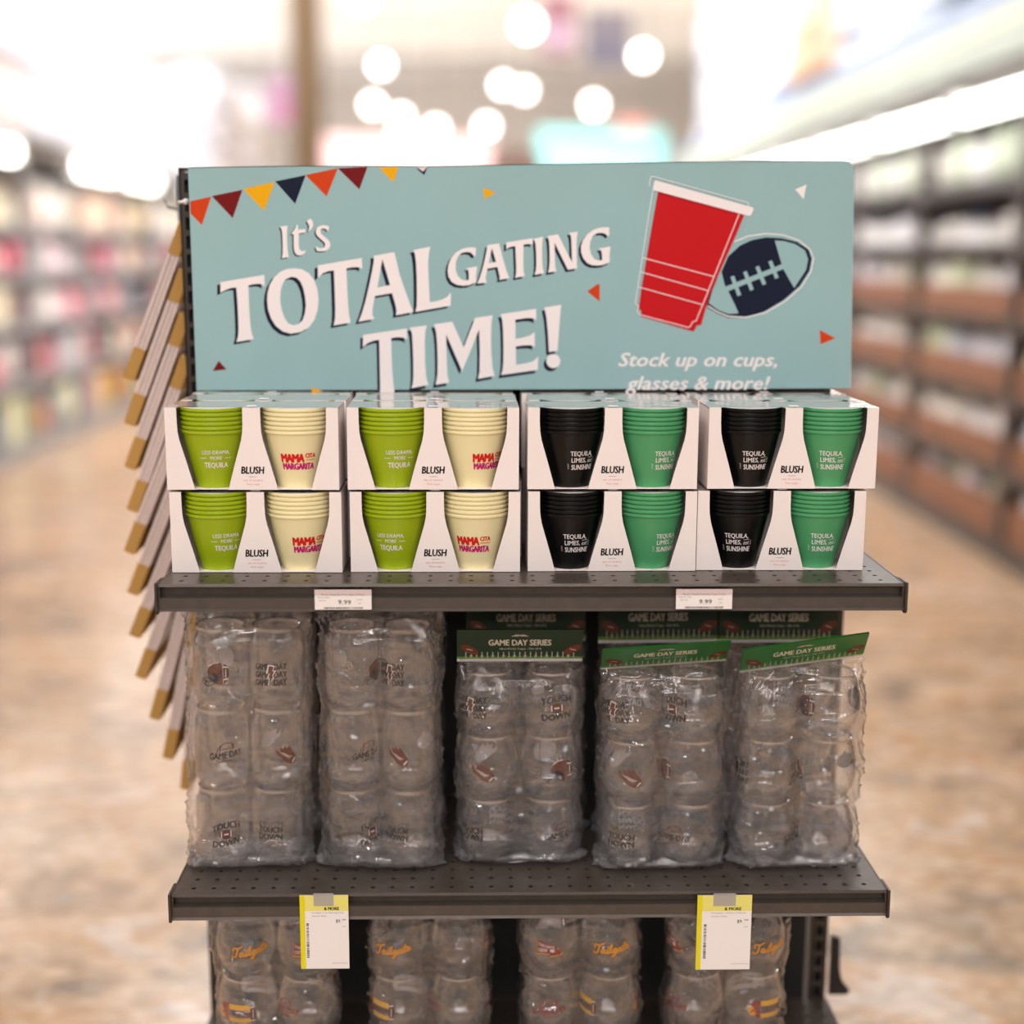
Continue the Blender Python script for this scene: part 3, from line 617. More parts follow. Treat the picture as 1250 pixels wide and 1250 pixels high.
def cup_map(x, y, lay):
    r = cup_r(y)+.0004+.00022*lay; a = -PI/2+x/.036; return Vector((r*math.cos(a), r*math.sin(a), y))
def art_lime():
    a = Art(); a.text('LESS DRAMA,', -.0175, .0445, .035, .0052, 'white', 0, .01); a.text('MORE', -.0075, .0375, .015, .0048, 'white', 0, .01)
    a.stroke([(-.021, .0395), (-.0125, .0395)], .0007, 'white'); a.stroke([(.0115, .0395), (.02, .0395)], .0007, 'white')
    a.text('TEQUILA', -.0165, .0275, .033, .0068, 'white', 0, .025); return a
def art_cream():
    a = Art(); a.text('MAMA', -.0235, .0345, .032, .0112, 'redprint', 0, .06, 0, None, .9); a.text('CITA', .0088, .0400, .0145, .0058, 'redprint', 0, .05)
    a.stroke([(.0095, .0372), (.023, .0372)], .0016, 'gold'); a.text('MARGARITA', -.0225, .0252, .046, .0084, 'magenta', 0, .06, 0, None, .92); return a
def art_teq():
    a = Art(); a.text('TEQUILA,', -.017, .0420, .031, .0062, 'white', 0, .015); a.text('LIMES,', -.0155, .0335, .021, .0062, 'white', 0, .015); a.text('and', .008, .0345, .008, .0036, 'white', 0, .01, .3)
    a.stroke([(.008, .0335), (.016, .0338)], .0005, 'white'); a.stroke([(.008, .0395), (.016, .0402)], .0005, 'white')
    a.text('SUNSHINE', -.0155, .0240, .034, .0068, 'white', 0, .02)
    for k in range(3): a.stroke([(-.019, .0255+.0022*k), (-.021, .0262+.0028*k)], .0005, 'white'); a.stroke([(.0175, .0375-.002*k), (.0195, .0385-.0024*k)], .0005, 'white')
    return a
pr_me = {k: f().build('print', cup_map, cut=.003, obj=False) for k, f in (('lime', art_lime), ('cream', art_cream), ('teq', art_teq))}
# carton: cup-shaped cut-outs in front and back, one in each half
cxs = (-.0515, .0515)
def cut_edge(c, s):             # half outline of one cut-out, bottom to top
    return [(c+s*.0208, 0), (c+s*.0228, .008), (c+s*.0288, .030), (c+s*.0340, .048), (c+s*.0380, .062), (c+s*.0398, .072), (c+s*.0404, .084), (c+s*.0406, PH)]
cb = MB(); th = .0008
def panel(y0, y1, bulge=0):
    L_ = [(-PW/2, 0)]+cut_edge(cxs[0], -1)+[(-PW/2, PH)]; cb.prism(L_, y0, y1)
    m_ = cut_edge(cxs[0], 1)+cut_edge(cxs[1], -1)[::-1]; cb.prism(m_, y0, y1)
    R_ = cut_edge(cxs[1], 1)+[(PW/2, PH), (PW/2, 0)]; cb.prism(R_, y0, y1)
panel(0, th); panel(PD-th, PD)
cb.box(-PW/2, -PW/2+th, th, PD-th, 0, PH); cb.box(PW/2-th, PW/2, th, PD-th, 0, PH)
cb.box(-PW/2+th, PW/2-th, th, PD-th, .0002, .001)
cb.box(-PW/2, PW/2, .022, PD, PH-.0012, PH-.0004)
for a_, b_ in ((-PW/2, cxs[0]-.0406), (cxs[0]+.0406, cxs[1]-.0406), (cxs[1]+.0406, PW/2)): cb.box(a_, b_, th, .022, PH-.0012, PH-.0004)
carton_me = cb.mesh('carton', M['card'])
wb = MB(); nx = 30
for i in range(nx+1):
    for j in range(7):
        x = -PW/2+PW*i/nx; y = PD*j/6; wb.v.append((x, y, PH+.0004+.0006*noise.noise(Vector((x*60, y*60, 1)))))
wb.f = [(i*7+j, (i+1)*7+j, (i+1)*7+j+1, i*7+j+1) for i in range(nx) for j in range(6)]; wb.m = [0]*len(wb.f)
wrap_me = wb.mesh('shrink_wrap', M['wrap'], True, False)
sb = MB(); sb.box(-.006, .006, .002, .010, PH+.0012, PH+.0022, 0, .0004); seal_me = sb.mesh('seal', M['white_plastic'])
ib = MB(); ib.lathe([(.001, 0), (.0402, 0), (.0402, .0006), (.001, .0006)], 40); insert_me = ib.mesh('paper_insert', M['paper'])
a = Art()
a.text('BLUSH', -.0145, .0205, .029, .0092, 'brush', 0, .035, .12); a.stroke([(-.005, .0165), (.005, .0165)], .0004, 'grey')
a.text('set of twelve', -.012, .0112, .024, .0024, 'faint', 0, 0); a.text('9oz cups', -.008, .0062, .016, .0024, 'faint', 0, 0)
logo_me = a.build('logo_lettering', lambda x, y, l: Vector((x, -.0003, y)), obj=False)
def cup_pack(kinds, prints, off, name='cup_pack'):
    t = empty(name); put('carton', carton_me, t); put('shrink_wrap', wrap_me, t); put('logo_lettering', logo_me, t); put('seal', seal_me, t)
    for c, k, p, o_ in zip(cxs, kinds, prints, off):
        base = None
        for i in range(6):
            cu = put('cup', cupm[k], t, (c, .0315, .0004+.0056*i))
            if i == 0: put('print', pr_me[p], cu, (0, 0, 0), o_/.036)
        put('paper_insert', insert_me, t, (c, .0315, .0004+.028+.0735-.0018))
    return t
A_ = (('lime', 'cream'), ('lime', 'cream')); B_ = (('blackcup', 'green'), ('teq', 'teq'))
cols4 = [(-.3455, A_), (-.1225, A_), (.101, B_), (.3225, B_)]
offs = {(0, 1): (.0075, .006), (0, 0): (.0155, .017), (1, 1): (.011, .021), (1, 0): (-.005, -.004), (2, 1): (.015, .018), (2, 0): (.006, .021), (3, 1): (.004, -.002), (3, 0): (-.004, .003)}
names4 = ['lime and cream cup pack at the far left end of the shelf', 'lime and cream cup pack beside the black and green packs', 'black and green cup pack beside the lime and cream packs', 'black and green cup pack at the right end of the shelf']
xo = {(0, 1): -.002, (0, 0): .0, (1, 1): -.001, (1, 0): .001, (2, 1): 0, (2, 0): .001, (3, 1): .0055, (3, 0): -.0055}
for c, (x, kp) in enumerate(cols4):
    for r in (0, 1):
        for d in range(3):
            off = offs[(c, r)] if d == 0 else (random.uniform(-.015, .015), random.uniform(-.015, .015))
            t = cup_pack(kp[0], kp[1], off); yy = (.060, .062, .066, .070)[c]
            t.location = (x+xo[(c, r)]+(random.uniform(-.004, .004) if d else 0), yy+d*.0885-(.004 if d else 0)*0, Z1+.0006+r*(PH+.0030))
            t.rotation_euler.z = (random.uniform(-.01, .01) if d == 0 else 0)
            if d == 2: t.location.y = min(t.location.y, YB-.004-PD)
            if d == 0: tag(t, names4[c]+(', upper one' if r else ', lower one'), 'cup pack', 'boxed party cups on the top shelf')
            else: tag(t, '%s cup pack, %s, directly behind the %s front pack, %s row' % ('lime and cream' if c < 2 else 'black and green', 'upper' if r else 'lower', ['leftmost', 'second', 'third', 'rightmost'][c], 'middle' if d == 1 else 'rear'), 'cup pack', 'packs in the back rows on the top shelf')

# ------------------------------------------------------------------ price labels
def price_tag(xc, title, label):
    t = empty('price_label', (xc, -.0012, Z1-.018)); tag(t, label, 'price label', 'white price labels on the top shelf edge')
    w2, h2 = .0345, .0125
    q = MB(); q.box(-w2, w2, -.0062, -.0056, -h2, h2); q.build('card', M['tag'], t)
    a = Art(); a.poly([(-w2, h2*.42), (w2, h2*.42), (w2, h2), (-w2, h2)], 'tagtop', 0)
    a.text(title, -.026, .0055, .052, .0021, 'grey', 1, .01); a.text('9.99', -.006, -.0056, .0155, .0056, 'brush', 1, 0)
    a.text('MADE IN CHINA', -.0315, .0022, .016, .0014, 'grey', 1, 0); a.text('03/18', -.029, -.0016, .008, .0014, 'grey', 1, 0); a.text('each', .017, -.0004, .006, .0015, 'grey', 1, 0); a.text('1 pk', .018, -.0050, .004, .0015, 'grey', 1, 0)
    x = -.023; random.seed(3)
    while x < .023: wd = random.choice([.0004, .0008, .0012]); a.stroke([(x, -.0114), (x, -.0092)], wd, 'brush', 1); x += wd+random.choice([.0006, .001])
    a.build('lettering', lambda x, y, l: Vector((x, -.0064-.0001*l, y)), t)
v = onY(419.5, 728, 0); price_tag(v.x, 'Blush Margarita 9 oz Cup 12 Pack', 'white 9.99 price label under the lime and cream cups')
v = onY(858.5, 726, 0); price_tag(v.x, 'Blush Tequila Sunshine Cups 12 pk', 'white 9.99 price label under the black and green cups')
def yellow_tag(x0, x1, y0, y1, line, label):
    a_ = onY(x0, y0, -.004); b_ = onY(x1, y1, -.004); xc = (a_.x+b_.x)/2; w2 = (b_.x-a_.x)/2; H = a_.z-b_.z
    t = empty('hanging_price_card', (xc, -.0085, b_.z)); tag(t, label, 'price card', 'yellow-edged price cards on the middle shelf')
    q = MB(); q.box(-w2, w2, 0, .0006, 0, H); q.build('card', M['tag'], t)
    a = Art(); a.poly([(-w2, 0), (-w2+.0062, 0), (-w2+.0062, H), (-w2, H)], 'tyel', 1); a.poly([(-w2+.0062, H*.79), (w2, H*.79), (w2, H), (-w2+.0062, H)], 'tpale', 0)
    a.text('& MORE', w2*.0, H*.800, w2*.62, .0042, 'brush', 1, .04)
    a.text(line, -w2*.5, H*.755, w2*1.3, .0019, 'grey', 1, 0); a.text('Game Day', -w2*.5, H*.712, w2*.6, .0019, 'grey', 1, 0)
    a.text('$9.', w2*.48, H*.63, w2*.2, .0045, 'brush', 1, 0); a.text('99', w2*.74, H*.655, w2*.14, .0024, 'brush', 1, 0); a.text('each', w2*.73, H*.57, w2*.15, .0016, 'grey', 1, 0)
    a.text('SCAN ITEM 7731 Kitchen', w2*.3, H*.07, w2*.65, .0014, 'grey', 1, 0)
    y = H*.16; random.seed(5)
    while y < H*.62: wd = random.choice([.0004, .0009, .0013]); a.stroke([(-w2*.74, y), (-w2*.64, y)], wd, 'brush', 1); y += wd+random.choice([.0007, .0012])
    a.build('lettering', lambda x, y, l: Vector((x, -.0002-.0001*l, y)), t)
    q = MB(); q.box(-w2*.42, w2*.4, -.0009, -.0006, H*.86, H*1.03); q.build('tape', M['tape'], t)
yellow_tag(366, 427, 1091, 1180, 'Tumbler 3 oz. Red Cap Cup', 'yellow-edged white price card hanging under the left tumbler bags')
yellow_tag(851, 914, 1091, 1181, 'Tumbler Wine 6 Pack', 'yellow-edged white price card hanging under the right tumbler bags')

# ------------------------------------------------------------------ clear tumblers and their prints
def glass(prof, name):
    b = MB(); b.lathe(prof, 36); H = max(z for r, z in prof)
    b.m = [1 if (sum(b.v[i][2] for i in f)/4 > H-.0035 or (sum(b.v[i][2] for i in f)/4 < .006 and math.hypot(*b.v[f[0]][:2]) > .019)) else 0 for f in b.f]
    me = b.mesh(name, [M['cupclear'], M['rim_glint']]); smooth_angle(me, 50); return me
can_p = [(.001, .004), (.020, .0035), (.0235, .001), (.0270, .0022), (.0315, .008), (.0345, .016), (.0352, .030), (.0352, .082), (.0345, .090), (.0315, .098), (.0305, .103), (.0312, .107), (.0318, .108), (.0300, .1075), (.0296, .103), (.0306, .097), (.0338, .089), (.0343, .080), (.0343, .030), (.0334, .018), (.0300, .009), (.020, .006), (.001, .006)]
brl_p = [(.001, .0035), (.018, .003), (.0215, .001), (.0245, .002), (.0310, .009), (.0372, .022), (.0400, .036), (.0400, .048), (.0378, .062), (.0345, .075), (.0322, .084), (.0326, .0865), (.0312, .087), (.0308, .083), (.0333, .074), (.0366, .061), (.0388, .047), (.0388, .036), (.0360, .023), (.0300, .011), (.018, .006), (.001, .006)]
can_me, brl_me = glass(can_p, 'can_glass'), glass(brl_p, 'barrel_glass')
def rad(prof, v):
    o_ = prof[:16 if prof is can_p else 11]
    for a_, b_ in zip(o_, o_[1:]):
        if a_[1] <= v <= b_[1] and b_[1] > a_[1]: return a_[0]+(b_[0]-a_[0])*(v-a_[1])/(b_[1]-a_[1])
    return .033
def wrapfn(prof, base, sc_=1):
    def f(x, y, lay):
        v = base+y*sc_; r = rad(prof, v)+.0003+.00018*lay; a_ = -PI/2+x*sc_/.036; return Vector((r*math.cos(a_), r*math.sin(a_), v))
    return f
def football(a, cx, cy, w_, h_, rot, m='pbrown', lay=0, laces=True):
    n = 22; ca, sa = math.cos(rot), math.sin(rot); R = lambda x, y: (cx+x*ca-y*sa, cy+x*sa+y*ca)
    P = []
    for k in range(n):
        t = 2*PI*k/n; x = w_*math.cos(t); y = h_*math.copysign(abs(math.sin(t))**1.15, math.sin(t)); P.append(R(x, y))
    a.raw(P, [tuple(range(n))], m, lay)
    if laces:
        a.stroke([R(-w_*.35, 0), R(w_*.35, 0)], h_*.14, 'pwhite', lay+1)
        for s_ in (-1, 1): a.stroke([R(s_*w_*.68, -h_*.62), R(s_*w_*.72, 0), R(s_*w_*.68, h_*.62)], h_*.2, 'pwhite', lay+1)
        for k in range(-2, 3): a.stroke([R(k*w_*.14, -h_*.18), R(k*w_*.14, h_*.18)], h_*.1, 'pwhite', lay+1)
def helmet():
    a = Art(); P = [(-.010, -.004), (-.0115, .004), (-.009, .011), (-.003, .0155), (.004, .016), (.008, .0145), (.0085, -.012), (.004, -.0135), (-.001, -.0125), (-.004, -.009), (-.008, -.008)]
    a.poly(P, 'pbrown', 0); a.stroke([(-.009, .0105), (-.003, .0148), (.004, .0155)], .0009, 'pwhite', 1)
    a.poly([(-.010, -.005), (-.004, .004), (.004, -.004), (.002, -.011), (-.006, -.009)], 'pdark', 1)
    for p_ in ([(-.007, -.004), (-.017, -.005), (-.0185, -.0105), (-.013, -.0155), (-.006, -.0145), (-.001, -.011)], [(-.0178, -.008), (-.006, -.0095)], [(-.013, -.0045), (-.0145, -.0145)], [(-.009, -.004), (-.0155, -.0148)]): a.stroke(p_, .0009, 'pdark', 2)
    a.poly([(.0098, .0145), (.014, .012), (.0165, .006), (.017, 0), (.016, -.006), (.013, -.0105), (.0100, -.0125)], 'pbrown', 0)
    a.stroke([(.0095, .010), (.0155, .009)], .0016, 'pwhite', 1); a.stroke([(.0098, -.007), (.0158, -.006)], .0016, 'pwhite', 1); a.stroke([(.0125, .007), (.0128, -.0045)], .0006, 'pwhite', 1)
    for k in range(6): a.stroke([(.0115, .006-.002*k), (.0138, .006-.002*k)], .0004, 'pwhite', 1.5)
    return a
def bolt_gameday(m='pdark'):
    a = Art()
    for k in range(3): a.text('GAME', -.024, .0055-.0105*k, .0205, .0086, m, 0, .045, 0, lambda x, y: (x, y-.12*abs(x)*0-abs(x)**2*3)); a.text('DAY', .003, .0055-.0105*k, .0175, .0086, m, 0, .045, 0, lambda x, y: (x, y+x*.05))
    b = [(-.003, .011), (.003, .010), (.0015, .004), (.004, .0045), (.001, -.003), (.0028, -.0025), (-.003, -.014), (-.002, -.005), (-.004, -.0055), (-.002, .001), (-.0048, .0005)]
    a.poly([(x*1.5, y*1.14) for x, y in b], 'pwhite', 1.2); a.poly(b, 'pbrown', 2.2); return a
def gameday_arc(m='pdark', m2='pbrown'):
    a = Art(); a.text('GAME DAY', -.022, -.004, .044, .0088, m, 0, .03, 0, lambda x, y: (x, y+x*.1))
    a.stroke([(-.011, .004), (-.0105, .009), (-.006, .014), (0, .0165), (.006, .0165), (.010, .0135), (.011, .008)], .0009, m2, 1); a.stroke([(-.0075, .0045), (-.0075, .010), (-.006, .0135)], .0014, m2, 1); a.stroke([(.0085, .0155), (.0082, .0075)], .0014, m2, 1)
    a.stroke([(-.0045, .0078), (.0055, .0105)], .0006, m2, 1)
    for k in range(5): a.stroke([(-.0035+.002*k, .0068+.0005*k), (-.0035+.002*k, .0092+.0005*k)], .0006, m2, 1)
    a.text('series', -.006, -.0085, .014, .0050, m2, 1, .0, .4); a.stroke([(-.013, -.007), (-.009, -.0095), (-.002, -.0085)], .0007, m2, 1); return a
def fireball():
    a = Art(); football(a, .003, -.003, .0135, .0085, -.75, 'pbrown', 0, False)
    for P in ([(-.014, .0125), (-.0135, .008), (-.010, .004), (-.003, .006), (.001, .003), (-.006, -.004), (-.0115, -.001), (-.014, .004)], [(-.008, .0115), (-.0085, .007), (-.004, .003), (.002, .004), (-.002, .007)], [(-.003, .013), (-.004, .008), (0, .004), (.004, .006), (0, .0085)], [(.0035, .0115), (.0015, .008), (.004, .004), (.008, .005)]): a.poly(P, 'pbrown', .5)
    for k in range(3): a.stroke([(-.009+.003*k, .004-.001*k), (-.002+.002*k, -.002), (.004+.002*k, -.006+.001*k)], .0005, 'pwhite', 1.5)
    a.stroke([(.008, -.012), (.0125, -.0065)], .0016, 'pwhite', 1.5)
    return a
def td_arch():
    a = Art(); f = lambda s: (lambda x, y: (x, y-s*x*x*14+x*.12))
    a.text('TOUCH', -.019, .0085, .038, .0092, 'pdark', 0, .045, 0, f(1)); football(a, 0, .000, .0088, .0065, .05); a.text('DOWN', -.018, -.0165, .036, .0092, 'pdark', 0, .045, 0, f(-.2)); return a
def td_stack():
    a = Art()
    a.text('TOUCH', -.0165, .0105, .033, .0068, 'pghost', 0, -.004); a.text('TOUCH', -.0165, .0015, .033, .0084, 'pdark', 0, .045); a.text('DOWN', -.0165, -.0085, .033, .0084, 'pdark', 0, .045); a.text('DOWN', -.0165, -.0165, .033, .0064, 'pghost', 0, -.004); return a
def script_word(a, x0, y0, s, m, lay, wd):
    S = [[(0, 6.2), (-1, 7.8), (.4, 9.4), (2.4, 8.6), (4.6, 9.0), (6.6, 10)], [(3.4, 8.8), (2.6, 5), (1.6, 1.8), (0, .6), (-1.4, 1.4), (-1.2, 2.6)],
         [(7.2, 4.6), (5.6, 4.8), (4.6, 2.8), (5.2, 1.2), (6.6, 1.8), (7.4, 4.4), (7.2, 1.6), (8, 1.1), (9, 2)], [(9.8, 4.8), (9.2, 1.6), (10, 1.1), (11, 2.2)], [(10.4, 6.4), (10.6, 6.8)],
         [(11.4, 2.4), (13, 7.6), (12.4, 8.6), (11.8, 6.5), (11.6, 2.0), (12.4, 1.2), (13.4, 2.2)],
         [(16.2, 4.8), (14.8, 5), (13.8, 3), (14.4, 1.6), (15.8, 2.4), (16.4, 4.6), (15.8, .4), (14.6, -2.6), (13.2, -2.6), (13.4, -1.4), (16, .6), (17.6, 2)],
         [(20, 5), (18.4, 5), (17.6, 3), (18.2, 1.6), (19.6, 2.4), (20.2, 4.8), (20, 2), (20.8, 1.6), (21.6, 2.6)], [(23.2, 8.4), (22, 3.2), (22.4, 1.8), (23.6, 2.4), (24, 3)], [(21.2, 6), (24.4, 6.6)],
         [(24.4, 3.8), (26, 4.6), (26.2, 5.8), (25.2, 6), (24.4, 4), (24.8, 2.4), (26.2, 2.6), (27.2, 3.8)]]
    for P in S: a.stroke([(x0+x*s, y0+(y+x*.12)*s) for x, y in P], wd, m, lay)
    for P in S:
        for e in (P[0], P[-1]): a.disc((x0+e[0]*s, y0+(e[1]+e[0]*.12)*s), wd/2, m, lay, n=8)
def tailgate():
    a = Art(); script_word(a, -.0205, -.0095, .00155, 'pdark', 0, .0044); script_word(a, -.0205, -.0095, .00155, 'pgold', 1.2, .0026)
    a.text('JUST HERE FOR', -.010, .0105, .026, .0036, 'pdark', 0, .01); a.text('THE', .002, .0058, .008, .0030, 'pdark', 0, .01); return a
def td_stripe():
    a = Art(); a.poly([(-.024, .013), (-.014, .012), (-.014, -.012), (-.018, -.012), (-.024, -.002), (-.026, .004)], 'pmaroon', 0)
    a.poly([(-.0135, .0125), (.013, .012), (.013, .005), (-.0135, .0055)], 'pyellow', 0); a.poly([(-.0135, -.0055), (.013, -.006), (.013, -.0125), (-.0135, -.012)], 'pyellow', 0)
    a.text('TOUCHDOWN', -.0135, -.0032, .027, .0070, 'pbrown', 0, .03); a.poly([(.0135, .012), (.018, .009), (.0205, .003), (.0205, -.004), (.018, -.010), (.0135, -.0125)], 'pbrown', 0)
    a.stroke([(.0135, .0085), (.0185, .0098)], .0016, 'pwhite', 1); a.stroke([(.0135, -.0095), (.0185, -.0095)], .0016, 'pwhite', 1); a.stroke([(.0165, .006), (.0165, -.0065)], .0007, 'pwhite', 1)
    for P in ([(-.029, -.004), (-.028, .004), (-.024, .006), (-.020, .0), (-.019, -.006), (-.024, -.0085)],): a.poly(P, 'pgold', 1)
    a.stroke([(-.026, -.004), (-.022, .001), (-.0205, -.004)], .0012, 'pdark', 2); return a
def crew_flag():
    a = Art(); P = [(-.016, .012), (.004, .006), (.009, .003), (.0075, .0005), (.014, -.004), (.012, -.0075), (.004, -.0085), (-.001, -.0085), (-.001, -.0055), (-.0165, -.006)]
    a.poly([(x*1.08+.0006, y*1.05-.0014) for x, y in P], 'pgold', 0); a.poly(P, 'pmaroon', 1); f = lambda x, y: (x, y-(x+.016)*.22)
    a.text('TAILGATE', -.015, .0052, .020, .0042, 'pwhite', 2, .02, 0, f); a.text('CREW', -.015, -.0035, .0115, .0050, 'pwhite', 2, .02); a.disc((.002, -.0015), .003, 'pwhite', 2, .0022, 12, -.4); return a
def gd_maroon(): return gameday_arc('pmaroon', 'pmaroon')
DES = dict(helmet=helmet, bolt=bolt_gameday, arc=gameday_arc, fire=fireball, arch=td_arch, stack=td_stack, tail=tailgate, stripe=td_stripe, flag=crew_flag, gdm=gd_maroon)
_pc = {}
def pmesh(d, prof, base, sc_=1.0):
    k = (d, id(prof)); 
    if k not in _pc: _pc[k] = DES[d]().build('print', wrapfn(prof, base, sc_), cut=.004, obj=False)
    return _pc[k]
# crinkled film bags
def film(hw, hd, H, seed, cupp, flare=1.0, hug=.3):
    nu, nv = 132, 120; b = MB(); rnd = random.Random(seed); sx = rnd.uniform(0, 50)
    for j in range(nv+1):
        t = j/nv; z = t*H
        ph = (z % cupp)/cupp; belt = 1-hug*.12*(abs(2*ph-1)**2) if z < cupp*3 else 1
        if t < .05: wx = hw*(1.0+.05*(1-t/.05)*flare); wy = hd*(.28+.72*(t/.05)**.6)
        elif t > .86: k = (t-.86)/.14; wx = hw*(1-.03*k)*belt; wy = hd*(1-k)**.8+.0012
        else: wx = hw*belt; wy = hd*belt
        for i in range(nu):
            a_ = 2*PI*i/nu; c_, s_ = math.cos(a_), math.sin(a_)
            x = wx*math.copysign(abs(c_)**.55, c_); y = wy*math.copysign(abs(s_)**.62, s_)
            y *= 1-hug*math.exp(-(x/.014)**2)*(1 if .05 < t < .9 else .2)
            p_ = Vector((x*22+sx, y*22, z*14)); d1 = noise.noise(p_)*.0042
            p2 = Vector((x*46+sx, y*40, z*30)); q2 = Vector((x*30+z*22+sx, y*30+7, z*20-x*14)); d2 = (1-min(1, abs(noise.noise(p2))*2.6))**5*.0030+(1-min(1, abs(noise.noise(q2))*2.6))**6*.0040-.0010
            p3 = Vector((x*150, y*120+sx, z*110)); d3 = (abs(noise.noise(p3))-.25)*.0018
            amp = 1.5 if t < .08 or t > .86 else 1.0
            n_ = Vector((c_, s_, 0)); dd = (d1+d2*amp+d3*amp); zz = z
            if t < .04: zz = .0015+.0025*abs(noise.noise(Vector((x*90, sx, 3))))+z*.6
            if t > .97: zz = z+.002*noise.noise(Vector((x*40, 5, sx)))
            b.v.append((x+n_.x*dd, y+n_.y*dd, max(.0008, zz)))
    for j in range(nv):
        for i in range(nu): b.f.append((j*nu+i, j*nu+(i+1) % nu, (j+1)*nu+(i+1) % nu, (j+1)*nu+i))
    b.f.append(tuple(range(nu))[::-1]); b.m = [0]*len(b.f)
    b.m = [1 if min(b.v[i][2] for i in f) < .016+.012*abs(noise.noise(Vector((b.v[f[0]][0]*30, sx, 2)))) else 0 for f in b.f]
    me = b.mesh('film', [M['film'], M['film_thick']], True, False); return me
def header_card(parent, hw, H, y, lean, dark=False, roll=0, h=.052):
    """folded card stapled over the bag mouth; leans towards the aisle by 'lean'"""
    hd = empty('tmp'); bpy.data.objects.remove(hd)
    q = MB(); q.box(-hw, hw, -.0012, -.0006, 0, h); q.box(-hw, hw, .0006, .0012, 0, h); q.box(-hw, hw, -.0012, .0012, h, h+.0008); q.box(-hw, hw, -.0014, .0014, -.002, .0022, 1)
    c = q.build('header_card', [M['fgreen_shaded' if dark else 'fgreen'], M['tag']], parent); c.location = (0, y, H); c.rotation_euler = (lean, roll, 0)
    a = Art(); a.text('GAME DAY SERIES', -hw*.5, h*.50, hw*1.0, h*.20, 'cardtext', 1, .03); a.text('16oz Party Cups - Set of 6', -hw*.32, h*.36, hw*.66, h*.06, 'cardtext', 1, 0)
    a.poly([(-hw, .0025), (hw, .0025), (hw, h*.12), (-hw, h*.12)], 'lawn', 0)
    for k in range(21):
        x = -hw*.86+k*hw*1.72/20; a.stroke([(x, .004), (x, h*.28)], .0008, 'cardtext', 1)
        if k % 2: a.stroke([(x-.002, h*.15), (x+.002, h*.15)], .0008, 'cardtext', 1.2)
    for x_, r_ in ((-hw*.80, -.5), (hw*.84, .5)):
        a.disc((x_, h*.36), hw*.16, 'leather', 1.4, h*.12, 16, r_); a.stroke([(x_-.004, h*.38), (x_+.004, h*.34)], .0008, 'cardtext', 2.2)
    a.poly([(-.012, h*.80), (-.006, h*.86), (.006, h*.86), (.012, h*.80), (.006, h*.83), (-.006, h*.83)], 'tagtop', 1)
    for s_ in (-1, 1): a.poly([(s_*.012, h*.80), (s_*.005, h*.87), (0, h*.80)], 'tagtop', 1)
    a.build('lettering', lambda x, y, l: Vector((x, -.0013-.00012*l, y)), c)
    return c
def bag(kind, x, y, z, seed, label, group, prints, hdr=None, rz=0, lean=0, back=False, tilt=0):
    t = empty('tumbler_bag', (x, y, z), rz); t.rotation_euler = (lean, tilt, rz); tag(t, label, 'tumbler bag', group)
    if kind == 'can': prof, cm, pitch, dx, hw, hd, H, base = can_p, can_me, .1085, .0362, .080, .041, .365, .050
    elif kind == 'barrel': prof, cm, pitch, dx, hw, hd, H, base = brl_p, brl_me, .0875, .0405, .0840, .044, .282, .043
    else: prof, cm, pitch, dx, hw, hd, H, base = brl_p, brl_me, .0900, .0405, .0835, .044, .298, .044
    f_ = film(hw, hd, H, seed, pitch, 1, .16 if kind == 'can' else .42); put('film', f_, t)
    rnd = random.Random(seed)
    for r in range(3):
        for c_, s_ in enumerate((-1, 1)):
            g = put('tumbler', cm, t, (s_*dx, 0, .004+r*pitch)); p_ = prints[r][c_] if prints else None
            if p_:
                d_, ang = p_; put('print', pmesh(d_, prof, base), g, None, math.radians(ang))
                
                if d_ in ('helmet', 'fire', 'stripe', 'flag') or rnd.random() < .3: put('print', pmesh(d_, prof, base), g, None, math.radians(ang+180+rnd.uniform(-25, 25)))
    if hdr: header_card(t, hdr.get('hw', hw*.98), H-.006, 0, hdr['lean'], hdr.get('dark', False), hdr.get('roll', 0), hdr.get('h', .052))
    return t
a1 = [[('arch', 12), ('stack', -14)], [('arc', 14), ('fire', 22)], [('helmet', -4), ('bolt', -8)]]
a2 = [[('arch', 48), ('stack', -24)], [('arc', 40), ('fire', -18)], [('helmet', 62), ('bolt', -34)]]
a3 = [[('stack', -38), ('arc', 24)], [('fire', -12), ('helmet', 18)], [('bolt', -36), ('arch', 10)]]
a4 = [[('stack', -24), ('arc', -42)], [('fire', -8), ('helmet', -78)], [('bolt', -44), ('arch', -52)]]
a5 = [[('arc', 64), ('stack', 74)], [('bolt', 76), ('fire', 118)], [('stack', 130), ('helmet', 100)]]
G2 = 'clear tumbler bags on the middle shelf'; by = .052+.044
def bx(px, py=1060): return onZ(px, py, Z2).x
bag('can', bx(304), by, Z2, 11, 'clear bag of tall tumblers at the left end of the middle shelf', G2, a1, rz=.07, tilt=.018)
bag('can', bx(466), by-.004, Z2, 12, 'clear bag of tall tumblers left of the black gap on the middle shelf', G2, a2, rz=-.04)
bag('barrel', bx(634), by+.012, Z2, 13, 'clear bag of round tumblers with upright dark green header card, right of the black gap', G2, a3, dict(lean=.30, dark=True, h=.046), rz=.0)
bag('barrel', bx(806), by-.008, Z2, 14, 'clear bag of round tumblers with tilted bright green header card, above the right price card', G2, a4, dict(lean=.82, roll=-.06), rz=.03)
bag('barrel', bx(970), by-.006, Z2, 15, 'clear bag of round tumblers with twisted green header card at the right end', G2, a5, dict(lean=.72, roll=-.13), rz=.05, tilt=.01)
G2b = 'tumbler bags in the back row of the middle shelf'
bag('can', bx(300)+.004, by+.105, Z2, 11, 'clear bag of tall tumblers behind the left end bag', G2b, None)
bag('can', bx(466), by+.105, Z2, 12, 'clear bag of tall tumblers behind the bag left of the black gap', G2b, None)
